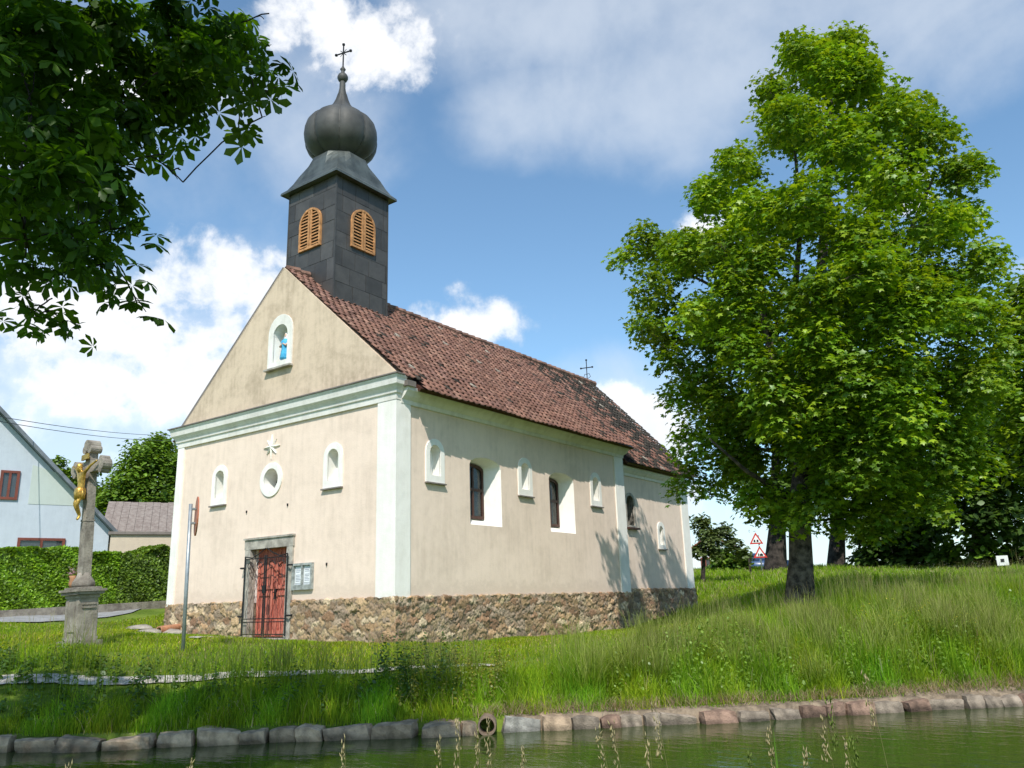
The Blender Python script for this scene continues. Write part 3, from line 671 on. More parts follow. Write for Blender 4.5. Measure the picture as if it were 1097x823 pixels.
# core
bm = bmesh.new(); bx(bm, TX-T2, TX+T2, TY-T2, TY+T2, 6.2, 10.98)
tower = obj('tower', bm, [m_lead], chapel)
a_ = tower.data.attributes.new('tint', 'FLOAT_COLOR', 'POINT'); a_.data.foreach_set('color', np.ones(4*len(tower.data.vertices), np.float32)*.8)
Vs = []; Fs = []; Cs = []
bm = bmesh.new(); lay = bm.verts.layers.float_color.new('tint')
for face in range(4):
    nrm = [(0, -1), (1, 0), (0, 1), (-1, 0)][face]; tan = [(1, 0), (0, 1), (-1, 0), (0, -1)][face]
    cx_, cy_ = TX+nrm[0]*T2, TY+nrm[1]*T2
    z = 6.3; r = 0
    while z < 10.9:
        hgt_ = random.uniform(.42, .62); z2 = min(10.93, z+hgt_)
        q = -T2-(random.random()*.5)
        while q < T2:
            w = random.uniform(.45, .62); q0, q1 = max(q, -T2), min(q+w, T2); q += w
            if q1-q0 < .05: continue
            c = random.uniform(.7, 1.25); d0 = .006+random.random()*.006; d1 = d0+random.uniform(-.003, .004)
            vs = []
            for (s, zz, d) in ((q0+.006, z+.006, d0), (q1-.006, z+.006, d1), (q1-.006, z2-.006, d0), (q0+.006, z2-.006, d1)):
                for dd in (d, -.01):
                    v = bm.verts.new((cx_+tan[0]*s+nrm[0]*dd, cy_+tan[1]*s+nrm[1]*dd, zz)); v[lay] = (c, c*.99, c*.98, 1); vs.append(v)
            f = [vs[0], vs[2], vs[4], vs[6]]; bm.faces.new(f)
            for i_ in range(4):
                j_ = (i_+1) % 4; bm.faces.new([vs[2*i_], vs[2*i_+1], vs[2*j_+1], vs[2*j_]])
        z = z2; r += 1
    for s in (-T2,):
        pass
obj('sheet_cladding', bm, m_lead, tower)
bm = bmesh.new()
for sx in (-1, 1):
    for sy in (-1, 1): bx(bm, TX+sx*T2-.02, TX+sx*T2+.02, TY+sy*T2-.02, TY+sy*T2+.02, 6.3, 10.94)
co_ = obj('corner_seam', bm, m_lead, tower)
a_ = co_.data.attributes.new('tint', 'FLOAT_COLOR', 'POINT'); a_.data.foreach_set('color', np.ones(4*len(co_.data.vertices), np.float32)*.9)
for face in range(4):
    bm = bmesh.new()
    nrm = [(0, -1), (1, 0), (0, 1), (-1, 0)][face]; tan = [(1, 0), (0, 1), (-1, 0), (0, -1)][face]
    def FF(d): return lambda a, b: (TX+nrm[0]*(T2+d)+tan[0]*a, TY+nrm[1]*(T2+d)+tan[1]*a, b)
    ring(bm, arch(0, .86, 9.05, 10.24), arch(0, .74, 9.11, 10.18), FF(.07), FF(.0))
    for q in (-.045, .045): prism(bm, [(q-.03, 9.1), (q+.03, 9.1), (q+.03, 10.19), (q-.03, 10.19)], FF(.065), FF(.01))
    for k in range(11):
        z = 9.14+k*.092; top = 10.18-.37; hw = .37 if z < top else math.sqrt(max(0.01, .37**2-(z-top)**2))
        for s in (-1, 1):
            a0, a1 = sorted((s*.075, s*(hw)))
            if a1-a0 < .04: continue
            v = [FF(d)(a, zz) for a in (a0, a1) for d, zz in ((.06, z), (.015, z+.06), (.015, z+.078), (.06, z+.018))]
            vs = [bm.verts.new(p) for p in v]
            for f in ((0, 1, 2, 3), (7, 6, 5, 4), (0, 4, 5, 1), (1, 5, 6, 2), (2, 6, 7, 3), (3, 7, 4, 0)): bm.faces.new([vs[i] for i in f])
    lv = obj('louvred_shutter', bm, m_louvre, tower)
    bm = bmesh.new(); prism(bm, arch(0, .76, 9.1, 10.19), FF(.014), FF(.005)); obj('opening', bm, m_dark, lv)  # near-black sheet paints the shade behind the slats; the tower is solid
# bell-shaped cap: square eave blending to an octagon
def sq_oct(t, k):     # radius factor for a square (k=0) turning into an octagon (k=1)
    a = (t+math.pi/4) % (math.pi/2)-math.pi/4; sq = 1/math.cos(a)
    b_ = (t+math.pi/8) % (math.pi/4)-math.pi/8; oc = 1/math.cos(b_)
    return sq*(1-k)+oc*k
bm = bmesh.new(); rings = []
prof = [(1.10, 10.95, 0), (1.14, 10.93, 0), (1.13, 11.0, 0), (1.01, 11.12, 0), (.92, 11.30, .05), (.86, 11.55, .25), (.80, 11.80, .6), (.72, 12.0, 1.0), (.60, 12.10, 1.0), (.50, 12.13, 1.0)]
n_ = 32
for r, z, k in prof: rings.append([bm.verts.new((TX+r*sq_oct(2*math.pi*i/n_, k)*math.cos(2*math.pi*i/n_), TY+r*sq_oct(2*math.pi*i/n_, k)*math.sin(2*math.pi*i/n_), z)) for i in range(n_)])
for a1, b1 in zip(rings, rings[1:]):
    for i in range(n_): bm.faces.new([a1[i], a1[(i+1) % n_], b1[(i+1) % n_], b1[i]])
bm.faces.new(rings[0][::-1]); bm.faces.new(rings[-1])
obj('tower_cap', bm, m_copper, tower)
# onion: eight bulging gores
prof = []
for r, z in [(.52, 12.08), (.62, 12.16), (.78, 12.27), (.90, 12.42), (.975, 12.6), (1.0, 12.8), (.985, 13.0), (.93, 13.2), (.82, 13.37), (.66, 13.51), (.50, 13.62), (.36, 13.75), (.25, 13.92), (.17, 14.12), (.115, 14.32), (.085, 14.5), (.08, 14.75)]:
    prof.append((r*1.11, z))
def gore(t):
    a = (t % (math.pi/4))-math.pi/8; return (math.cos(math.pi/8)/math.cos(a))*.885+.135*abs(math.cos(a*4))**.6
bm = bmesh.new(); lathe(bm, prof, (TX, TY, 0), 64, gore)
m_onion = mat('onion_sheet', (.085, .083, .078), .6, .16, 1.6, .003, 4, metal=.25, spec=.3)
on = obj('onion_dome', bm, m_onion, tower, True)
try:
    on.data.set_sharp_from_angle(angle=R_(28))
except Exception: pass
bm = bmesh.new()
for k in range(8):
    t = k*math.pi/4; tube(bm, [(TX+(r*gore(0)+.006)*math.cos(t), TY+(r*gore(0)+.006)*math.sin(t), z) for r, z in prof[:-2]], .014, 5)
obj('dome_seam', bm, m_onion, on)
bm = bmesh.new(); lathe(bm, [(.085, 14.72), (.12, 14.76), (.155, 14.83), (.155, 14.9), (.12, 14.97), (.06, 15.0), (.05, 15.1), (.085, 15.15), (.05, 15.2), (.03, 15.25)], (TX, TY, 0), 14)
obj('finial', bm, m_onion, tower, True)
def iron_cross(name, base, h, w, parent, ring_=True, r=.022, ang=R_(14)):
    bm = bmesh.new(); x, y, z = base; dx, dy = math.cos(ang), math.sin(ang)
    tube(bm, [(x, y, z), (x, y, z+h)], r, 6); zc = z+h*.66
    tube(bm, [(x-dx*w/2, y-dy*w/2, zc), (x+dx*w/2, y+dy*w/2, zc)], r, 6)
    for c in ((x-dx*w/2, y-dy*w/2, zc), (x+dx*w/2, y+dy*w/2, zc), (x, y, z+h)):
        lathe(bm, [(0, -r*2.2), (r*2, -r), (r*2, r), (0, r*2.2)], c, 8)
    if ring_:
        for s in range(4):
            a1 = s*math.pi/2+math.pi/4; q = [(x+dx*.42*w*k*math.cos(a1), y+dy*.42*w*k*math.cos(a1), zc+.42*w*k*math.sin(a1)) for k in (.1, .7)]; tube(bm, q, r*.5, 4)
    return obj(name, bm, m_iron, parent)
iron_cross('cross', (TX, TY, 15.15), .86, .5, tower)
rc = iron_cross('ridge_cross', (XM, 15.1, 8.25), .95, .48, chapel, False, .02)
bm = bmesh.new()
for s in (-1, 1): tube(bm, [(XM+s*.0, 15.1, 8.4), (XM+s*.16, 15.1, 8.48), (XM+s*.1, 15.1, 8.62), (XM, 15.1, 8.6)], .012, 5)
obj('scroll', bm, m_iron, rc)

# gable statue with its oval halo
st = thing('niche_statue', 'small blue robed statue on a white oval backing in the gable niche', 'statue', (-3.93, .12, 5.76))
m_blue = mat('blue_robe_paint', (.045, .30, .55), .6, .35, 14, col2=(.10, .48, .72)); m_wh2 = mat('white_paint', (.8, .82, .85), .6, .06)
bm = bmesh.new(); prism(bm, [(-3.96+.25*math.cos(2*math.pi*i/24), 6.18+.40*math.sin(2*math.pi*i/24)) for i in range(24)], FY(.20), FY(.235)); obj('halo', bm, m_wh2, st)
bm = bmesh.new(); lathe(bm, [(.13, 5.80), (.15, 5.84), (.13, 5.98), (.115, 6.10), (.14, 6.20), (.135, 6.28), (.07, 6.335), (.05, 6.36)], (-3.9, .11, 0), 20, lambda t: 1+.09*math.sin(t*7))
obj('robe', bm, m_blue, st, True)
m_skin = mat('painted_skin', (.62, .40, .30), .6, .05)
bm = bmesh.new(); lathe(bm, [(.025, 6.34), (.045, 6.37), (.055, 6.42), (.045, 6.47), (.02, 6.495), (0, 6.50)], (-3.9, .10, 0), 12)
for s in (-1, 1): tube(bm, [(-3.9+s*.12, .09, 6.24), (-3.9+s*.10, .0, 6.14), (-3.9+s*.02, -.02, 6.20)], [.035, .03, .018], 7)
obj('head_and_hands', bm, m_skin, st, True)
bm = bmesh.new(); lathe(bm, [(.10, 6.26), (.085, 6.36), (.078, 6.44), (.06, 6.5), (0, 6.525)], (-3.9, .135, 0), 12); obj('veil', bm, m_wh2, st, True)

# ------------------------------------------------------------ wayside cross
cb = at(85, 692, 16.5); CX, CY = float(cb[0]), float(cb[1]); CZ = float(hgt(CX, CY))
m_sand = mat('weathered_sandstone', (.36, .32, .265), .95, .2, 3.5, .014, 22, col2=(.17, .145, .12))
wc = thing('wayside_cross', 'tall weathered grey stone wayside cross on a square pedestal in the lawn', 'stone cross', (CX, CY, CZ))
k = 16.5/15.0; z0 = CZ
def stack(bm, boxes):
    for hx, hy, za, zb in boxes: bx(bm, CX-hx, CX+hx, CY-hy, CY+hy, z0+za*k, z0+zb*k)
bm = bmesh.new(); stack(bm, [(.52, .42, -.25, .09), (.42, .31, .092, .16), (.385, .275, .162, .84), (.42, .31, .842, .90)])
for s in (-1, 1):
    bx(bm, CX+s*.30-.07, CX+s*.30+.07, CY-.30, CY+.30, z0+.16*k, z0+.80*k); 
bmesh.ops.bevel(bm, geom=bm.edges[:], offset=.014, segments=2); ped = obj('pedestal', bm, m_sand, wc)
bm = bmesh.new()
for i in range(2): bx(bm, CX+.375, CX+.42, CY-.2, CY+.2, z0+(.66+.06*i)*k, z0+(.70+.06*i)*k)
bx(bm, CX-.2, CX+.2, CY-.305, CY-.27, z0+.25*k, z0+.70*k); bmesh.ops.bevel(bm, geom=bm.edges[:], offset=.008, segments=1); obj('carved_panel', bm, m_sand, ped)
bm = bmesh.new(); stack(bm, [(.50, .40, .905, .955), (.55, .45, .957, 1.0), (.44, .34, 1.002, 1.04)]); bmesh.ops.bevel(bm, geom=bm.edges[:], offset=.012, segments=2); obj('cornice', bm, m_sand, ped)
bm = bmesh.new(); lathe(bm, [(.30, 1.04*k), (.33, 1.08*k), (.31, 1.14*k), (.22, 1.22*k), (.17, 1.30*k)], (CX, CY, z0), 20, lambda t: 1+.06*math.cos(4*t)); obj('shaft_base', bm, m_sand, wc, True)
bm = bmesh.new(); stack(bm, [(.135, .115, 1.24, 2.24), (.145, .125, 2.245, 2.29), (.125, .105, 2.292, 3.60)])
bmesh.ops.bevel(bm, geom=bm.edges[:], offset=.022, segments=2); obj('shaft', bm, m_sand, wc)
za = z0+3.28*k
bm = bmesh.new(); bx(bm, CX-.70, CX+.70, CY-.10, CY+.10, za-.115, za+.115)
for s in (-1, 1):
    for dx, dz, r, yy in ((.70, 0, .115, .12), (.64, .10, .085, .113), (.64, -.10, .085, .116)):
        prism(bm, [(CX+s*dx+r*math.cos(2*math.pi*i/12), za+dz+r*math.sin(2*math.pi*i/12)) for i in range(12)], FY(CY-yy), FY(CY+yy))
obj('cross_arm', bm, m_sand, wc)
bm = bmesh.new(); zt = z0+3.62*k
for dx, dz, r, yy in ((0, .09, .12, .125), (-.10, .0, .085, .118), (.10, .0, .085, .121)):
    prism(bm, [(CX+dx+r*math.cos(2*math.pi*i/12), zt+dz+r*math.sin(2*math.pi*i/12)) for i in range(12)], FY(CY-yy), FY(CY+yy))
obj('cross_head', bm, m_sand, wc)
bm = bmesh.new(); v = [(-.13, -.01), (.13, .01), (.12, .12), (-.12, .10)]; prism(bm, [(CX+a_, z0+3.42*k+b_) for a_, b_ in v], FY(CY-.16), FY(CY-.12)); obj('inscription_scroll', bm, m_gold, wc)
# gilded figure of the crucified man (one continuous skin)
def skin_body(name, joints, edges, radii, m, parent, root=0, sub=2, head=None):
    me = bpy.data.meshes.new(name); me.from_pydata([tuple(j) for j in joints], edges, []); o = link(name, me, None, parent)
    md = o.modifiers.new('s', 'SKIN'); sk = me.skin_vertices[0].data if me.skin_vertices else None
    if sk is None:
        bmx = bmesh.new(); bmx.from_mesh(me); bmx.verts.layers.skin.verify(); bmx.to_mesh(me); bmx.free(); sk = me.skin_vertices[0].data
    for i, r in enumerate(radii): sk[i].radius = (r, r) if not isinstance(r, tuple) else r; sk[i].use_root = (i == root)
    ss = o.modifiers.new('u', 'SUBSURF'); ss.levels = sub; ss.render_levels = sub
    bpy.context.view_layer.update(); dg = bpy.context.evaluated_depsgraph_get(); m2 = bpy.data.meshes.new_from_object(o.evaluated_get(dg)); o.modifiers.clear(); o.data = m2
    m2.materials.append(m); m2.polygons.foreach_set('use_smooth', np.ones(len(m2.polygons), bool)); return o
fx, fy, fz = CX, CY-.15*1.0, za     # hands at arm height
H_ = 1.12
J = [(0, -.06, -.50), (.015, -.085, -.36), (0, -.09, -.20), (0, -.08, -.10), (-.03, -.12, -.045), (-.045, -.14, .03),     # pelvis, waist, chest, neck base, head, crown
     (-.12, -.08, -.14), (-.33, -.05, -.01), (-.52, -.02, .06), (-.57, -.02, .07),
     (.12, -.08, -.14), (.33, -.05, -.01), (.52, -.02, .06), (.57, -.02, .07),
     (-.055, -.07, -.56), (-.05, -.17, -.78), (-.015, -.06, -1.02), (-.01, -.12, -1.11),
     (.06, -.07, -.56), (.045, -.17, -.79), (.02, -.06, -1.02), (.02, -.12, -1.11)]
Eg = [(0, 1), (1, 2), (2, 3), (3, 4), (4, 5), (2, 6), (6, 7), (7, 8), (8, 9), (2, 10), (10, 11), (11, 12), (12, 13), (0, 14), (14, 15), (15, 16), (16, 17), (0, 18), (18, 19), (19, 20), (20, 21)]
Rr_ = [(.095, .07), (.075, .06), (.115, .075), .04, .062, .055, .045, .03, .022, .02, .045, .03, .022, .02, .065, .048, .03, .024, .065, .048, .03, .024]
fig = skin_body('figure', [(fx+x, fy+y, fz+z) for x, y, z in J], Eg, Rr_, m_gold, wc)
fig['label'] = 'gilded crucified figure hanging on the stone cross'
bm = bmesh.new(); lathe(bm, [(.10, -.44), (.125, -.47), (.13, -.56), (.12, -.68), (.07, -.69)], (fx, fy-.08, fz), 18, lambda t: 1+.08*math.sin(5*t)); tube(bm, [(fx+.10, fy-.09, fz-.48), (fx+.17, fy-.1, fz-.58), (fx+.15, fy-.1, fz-.70)], [.04, .04, .02], 7); obj('loincloth', bm, m_gold, fig, True)
bm = bmesh.new(); lathe(bm, [(.03, -.12), (.066, -.06), (.075, 0), (.066, .05), (0, .085)], (fx-.04, fy-.115, fz), 12, lambda t: 1+.1*math.sin(4*t)); obj('hair', bm, m_gold, fig, True)
# vase of dried flowers on the pedestal
vp = (CX-.33, CY-.22, z0+1.042*k)
def slim(o, f, g=None):
    c_ = Vector((CX, CY, 0)); o.data.transform(Matrix.Translation(c_) @ Matrix.Diagonal((f, g or f, 1, 1)) @ Matrix.Translation(-c_))
for o in list(wc.children)+list(ped.children):
    if o.name.startswith(('pedestal', 'carved', 'cornice')): slim(o, .68)
    elif o.name.startswith('shaft_base'): slim(o, .66)
    elif o.name.startswith('shaft'): slim(o, .78)
    elif o.name.startswith('cross_arm'): slim(o, .82, .8)
slim(fig, .88, .85)
for o in fig.children: slim(o, .88, .85)
wc.scale = (.862,)*3
vp = (CX-.25*.862, CY-.14*.862, z0+1.042*k*.862)
_ax = Vector(ray(90, 600)); _ax.z = 0; wc.rotation_mode = 'QUATERNION'; wc.rotation_quaternion = Matrix.Rotation(-.034, 4, _ax.normalized()).to_quaternion()
vs_t = thing('flower_vase', 'small terracotta vase of faded pink flowers on the left edge of the cross pedestal', 'vase', vp)
bm = bmesh.new(); lathe(bm, [(.05, 0), (.07, .06), (.055, .15), (.075, .2), (.06, .2)], vp, 12); obj('vase', bm, mat('terracotta', (.42, .22, .12), .8), vs_t, True)
tvp = np.array([(-.5, 0, 0), (0, -.5, .1), (.5, 0, 0), (0, .5, .1)]); n = 60; P = np.array(vp)+np.c_[rng.normal(0, .055, (n, 2)), .26+rng.normal(0, .05, n)]
V, F, L, C = stamp(tvp, [(0, 1, 2, 3)], P, frames(rng.normal(size=(n, 3))+[0, 0, .5], rng.uniform(0, 6, n), rng.uniform(.03, .06, n)), np.where(rng.random((n, 1)) < .5, [[.40, .24, .28]], [[.16, .17, .09]]))
link('flowers', np_mesh('flowers', V, F, L, C), m_leaf, vs_t)

# ------------------------------------------------------------ round road sign seen edge-on
sp = at(196, 702, 15.0); sx, sy = float(sp[0]), float(sp[1]); sz = float(hgt(sx, sy))
rs = thing('road_sign', 'round road sign turned edge-on atop a tall leaning grey metal pole by the chapel', 'road sign', (sx, sy, sz))
top = at(204.5, 540, 15.0)
bm = bmesh.new(); tube(bm, [(sx, sy, sz-.3), (top[0], top[1], top[2])], .032, 10); obj('pole', bm, m_galv, rs, True)
scn = at(205.8, 553, 15.0); dv = at(205.8, 553, 16)-scn; dv[2] = 0; dv /= np.linalg.norm(dv); pr = np.array([-dv[1], dv[0], 0])
# the disc's normal is nearly across the line of sight
nn = pr*.995+dv*-.07; nn /= np.linalg.norm(nn); tt = np.array([-nn[1], nn[0], 0]); c_ = scn-nn*.06
bm = bmesh.new(); prism(bm, [(.335*math.cos(2*math.pi*i/28), .335*math.sin(2*math.pi*i/28)) for i in range(28)], lambda a, b: Vector(c_+tt*a+np.array([0, 0, b])), lambda a, b: Vector(c_+tt*a+np.array([0, 0, b])-nn*.022)); obj('sign_disc', bm, mat('sign_red', (.50, .17, .09), .5), rs)
for z in (-.12, .12): bm = bmesh.new(); bbar(bm, Vector(c_+np.array([0, 0, z])+nn*.004), Vector(c_+np.array([0, 0, z])+nn*.07), .12, .03); obj('clamp', bm, m_galv, rs)

# ------------------------------------------------------------ edging stones of the pond
m_edge = mat('edging_stone', (1, 1, 1), .92, .28, 7, .02, 26, attr='tint')
u = -9.5; i = 0
while u < 11.5:
    left = u < .2
    L_ = random.uniform(.30, .62) if left else random.uniform(.20, .52)
    hh_ = random.uniform(.13, .165) if left else random.uniform(.115, .155)
    if u < -.56 < u+L_: L_ = max(.12, -.56-u)
    if -.58 <= u < -.29: u = -.29
    uc_ = u+L_/2; v0 = float(bank_v(uc_)); v1 = float(bank_v(uc_+.2)); a_ = math.atan2(v1-v0, .2)+YAW+random.gauss(0, .05); v0 += random.gauss(0, .02)
    bm = bmesh.new(); bmesh.ops.create_cube(bm, size=1.0)
    bmesh.ops.subdivide_edges(bm, edges=bm.edges[:], cuts=3, use_grid_fill=True)
    sx_, sy_, sz_ = L_*.96, random.uniform(.3, .38), hh_+.2
    ph = [random.uniform(0, 6) for _ in range(6)]
    for v in bm.verts:
        c = v.co; r2 = sum(abs(q*2)**12 for q in c)**(1/12); c /= max(r2, 1e-3)/1.0 if r2 > 1 else 1
        c.x += .05*math.sin(c.y*3+ph[0])+.05*math.sin(c.z*3+ph[1]); c.z += .035*math.sin(c.x*3+ph[2])+.06*c.x*math.sin(ph[3]); c.y += .03*math.sin(c.x*6+ph[4])+.03*math.sin(c.z*7+ph[5])
        c.x += random.gauss(0, .014); c.y += random.gauss(0, .016); c.z += random.gauss(0, .016)
        v.co = Vector((c.x*sx_, c.y*sy_, c.z*sz_))
    rnd = random.random()
    kind = 'white' if (rnd < .05 and not left) or (left and rnd < .04) else ('red' if rnd < .35 and not left else 'grey')
    base = {'white': (.50, .47, .41), 'red': (.34, .215, .155), 'grey': (.54, .39, .26) if left else (.39, .31, .235)}[kind]
    f_ = random.uniform(.75, 1.2); lay = bm.verts.layers.float_color.new('tint')
    for v in bm.verts:
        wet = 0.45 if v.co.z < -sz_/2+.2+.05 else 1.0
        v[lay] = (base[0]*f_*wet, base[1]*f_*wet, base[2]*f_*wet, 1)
    bm.normal_update()
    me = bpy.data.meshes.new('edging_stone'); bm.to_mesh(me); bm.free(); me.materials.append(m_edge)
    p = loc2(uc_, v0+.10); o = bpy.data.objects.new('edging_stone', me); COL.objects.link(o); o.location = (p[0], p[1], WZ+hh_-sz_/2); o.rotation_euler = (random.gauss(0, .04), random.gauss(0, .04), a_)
    px_drain = False
    if px_drain: bpy.data.objects.remove(o)
    else:
        side = 'by the shaded left bank' if left else 'by the sunny right bank'
        lab = {'white': 'pale whitish edging stone set in the pond rim ', 'red': 'reddish brown edging stone set in the pond rim ', 'grey': 'grey brown edging stone set in the pond rim '}[kind]+side
        tag(o, lab, 'edging stone', 'edging stones round the pond')
    u += L_; i += 1
uu = np.linspace(-.2, 12.5, 90)
drape('bank_soil', [loc2(u_, float(bank_v(u_))+.06) for u_ in uu], [loc2(u_, float(bank_v(u_))+.34+.05*math.sin(u_*3)) for u_ in uu], m_soil, .015, 200, sub=6, zmin=-1.53, skirt=-1.95)
# drain pipe
dp = onz(515, 783, WZ+.17); du_, dv_ = uv_of(dp[0], dp[1]); q = loc2(-.42, float(bank_v(-.42))-.10); pz = WZ+.10
bm = bmesh.new(); d3 = Vector((fwd[0], fwd[1], 0)); x3 = Vector((rgt[0], rgt[1], 0)); c3 = Vector((q[0], q[1], pz))
ring(bm, [(.11*math.cos(2*math.pi*i/24), .11*math.sin(2*math.pi*i/24)) for i in range(24)], [(.088*math.cos(2*math.pi*i/24), .088*math.sin(2*math.pi*i/24)) for i in range(24)], lambda a, b: c3+x3*a+Vector((0, 0, b)), lambda a, b: c3+x3*a+Vector((0, 0, b))+d3*.9)
dpo = obj('drain_pipe', bm, mat('clay_pipe', (.24, .17, .12), .85, .2, 10, .004), None)
rebase(dpo, (q[0], q[1], pz-.13)); tag(dpo, 'round clay drain pipe opening between the pond edging stones', 'drain pipe')
# terracotta pipe lying at the chapel's left corner
tp = at(171, 665, 22.0); tz = float(hgt(tp[0], tp[1]))
bm = bmesh.new(); ring(bm, [(.10*math.cos(2*math.pi*i/20), .10*math.sin(2*math.pi*i/20)) for i in range(20)], [(.075*math.cos(2*math.pi*i/20), .075*math.sin(2*math.pi*i/20)) for i in range(20)], lambda a, b: Vector((tp[0]+a*.9, tp[1]+a*.3, tz+.1+b)), lambda a, b: Vector((tp[0]+a*.9-.45, tp[1]+a*.3+.8, tz+.13+b)))
o = obj('clay_pipe', bm, mat('orange_clay', (.52, .25, .14), .8, .15, 8), None); rebase(o, (tp[0], tp[1], tz)); tag(o, 'short orange clay pipe lying beside the left corner of the chapel', 'pipe')
for i, (x, y, D, s) in enumerate([(160, 668, 21.8, .45), (183, 671, 22.2, .6), (150, 663, 23.5, .5)]):
    p = at(x, y, D); zz = float(hgt(p[0], p[1])); bm = bmesh.new(); bmesh.ops.create_icosphere(bm, subdivisions=2, radius=1)
    for v in bm.verts: v.co = Vector((v.co.x*s*(.9+.2*random.random()), v.co.y*s*.5, v.co.z*.10*(.8+.4*random.random())))
    o = obj('stone_slab', bm, m_sand, None); o.location = (p[0], p[1], zz+.03); tag(o, ['flat grey stone slab lying left of the orange clay pipe', 'flat stone slab lying against the chapel plinth corner', 'small flat stone beside the road near the chapel'][i], 'stone')
a0 = at(206, 692, 17.6)[:2]; a1 = np.array((-4.6, -.45)); n0 = (a1-a0)/np.linalg.norm(a1-a0); pr2 = np.array([-n0[1], n0[0]])*.11
drape('kerb_strip', [a0-pr2, a1-pr2], [a0+pr2, a1+pr2], m_gravel, .05, 24, sub=2)

# ------------------------------------------------------------ leaves, trees
def star_leaf():                      # five-lobed maple-like leaf
    pts = []
    for k in range(10):
        a = math.pi*k/5+math.pi/2; r = .52 if k % 2 == 0 else .27
        pts.append((r*math.cos(a), r*math.sin(a), -.10*(1 if k % 2 == 0 else 0)))
    return np.array(pts+[(0, 0, .04)]), [(10, k, (k+1) % 10) for k in range(10)]
def lobe_leaf():
    pts = [(0, -.5, 0), (.33, -.15, -.05), (.28, .2, -.04), (0, .52, -.12), (-.28, .2, -.04), (-.33, -.15, -.05)]
    return np.array(pts), [(0, 1, 2, 3), (0, 3, 4, 5)]
def palmate(k=6):
    V, F = [], []
    for i in range(k):
        a = 2*math.pi*(i+.5)/k*.86+.45; L_ = 1.0 if 0 < i < k-1 else .75
        c, s = math.cos(a), math.sin(a)
        for (l, w, z) in ((.04, 0, 0), (.42*L_, .11, -.07), (.76*L_, .235, -.22), (1.0*L_, 0, -.40), (.76*L_, -.235, -.22), (.42*L_, -.11, -.07)):
            V.append((l*c-w*s, l*s+w*c, z))
        V.append((.62*L_*c, .62*L_*s, -.17)); b = i*7
        F += [(b, b+1, b+6), (b+1, b+2, b+6), (b+2, b+3, b+6), (b+3, b+4, b+6), (b+4, b+5, b+6), (b+5, b, b+6)]
    return np.array(V), F
def crown_leaves(blobs, n, size, tmpl, cols, spray=10, spread=.28, up=.9, shell=.55, droop=.0):
    blobs = [(np.array(c, float), np.array(r, float) if np.ndim(r) else np.array([r, r, r*.8])) for c, r in blobs]
    wts = np.array([(r[0]*r[1]*r[2])**(.62) for c, r in blobs]); wts /= wts.sum()
    ns = n//spray; bi = rng.choice(len(blobs), ns, p=wts)
    c = np.array([b[0] for b in blobs])[bi]; r = np.array([b[1] for b in blobs])[bi]
    d = rng.normal(size=(ns, 3)); d /= np.linalg.norm(d, axis=1, keepdims=True); rad = rng.uniform(shell, 1.0, ns)**.8
    lump = 1+.28*np.sin(d[:, 0]*5+bi)*np.cos(d[:, 1]*4+bi*2)
    P0 = c+d*r*rad[:, None]*lump[:, None]
    out = d*.55+np.array([0, 0, up]); out /= np.linalg.norm(out, axis=1, keepdims=True)
    Mx = frames(out, np.zeros(ns), np.ones(ns))
    k = spray; a = rng.uniform(0, 2*math.pi, (ns, k)); rr = spread*np.sqrt(rng.uniform(0, 1, (ns, k)))
    lp = np.stack([rr*np.cos(a), rr*np.sin(a), rng.normal(0, spread*.16, (ns, k))-rr*rr*1.0/spread*.35], -1)
    P = (np.einsum('nij,nkj->nki', Mx, lp)+P0[:, None]).reshape(-1, 3)
    nr = (out[:, None]*1.1+rng.normal(0, .38, (ns, k, 3))).reshape(-1, 3)
    sc = (size*rng.uniform(.7, 1.25, (ns*k)))
    base = np.array(cols)[rng.integers(0, len(cols), ns)]*rng.uniform(.8, 1.2, (ns, 1))*rng.uniform(.74, 1.2, len(blobs))[bi][:, None]
    cc = np.repeat(base, k, 0)*rng.uniform(.85, 1.15, (ns*k, 1))
    V, F, L, C = stamp(tmpl[0], tmpl[1], P, frames(nr, rng.uniform(0, 6.28, ns*k), sc), cc)
    return np_mesh('crown', V, F, L, C), P0
def limb_pts(a, b, sag=.12, n=7, wig=.06):
    a, b = np.array(a, float), np.array(b, float); L_ = np.linalg.norm(b-a); out = []
    h = b-a
    for k in range(n+1):
        t = k/n; p = a+h*t; p[2] += L_*sag*math.sin(math.pi*t)*(1 if h[2] < .8*L_ else .2)
        if 0 < k < n: p += rng.normal(0, wig*L_/n*1.2, 3)
        out.append(tuple(p))
    return out
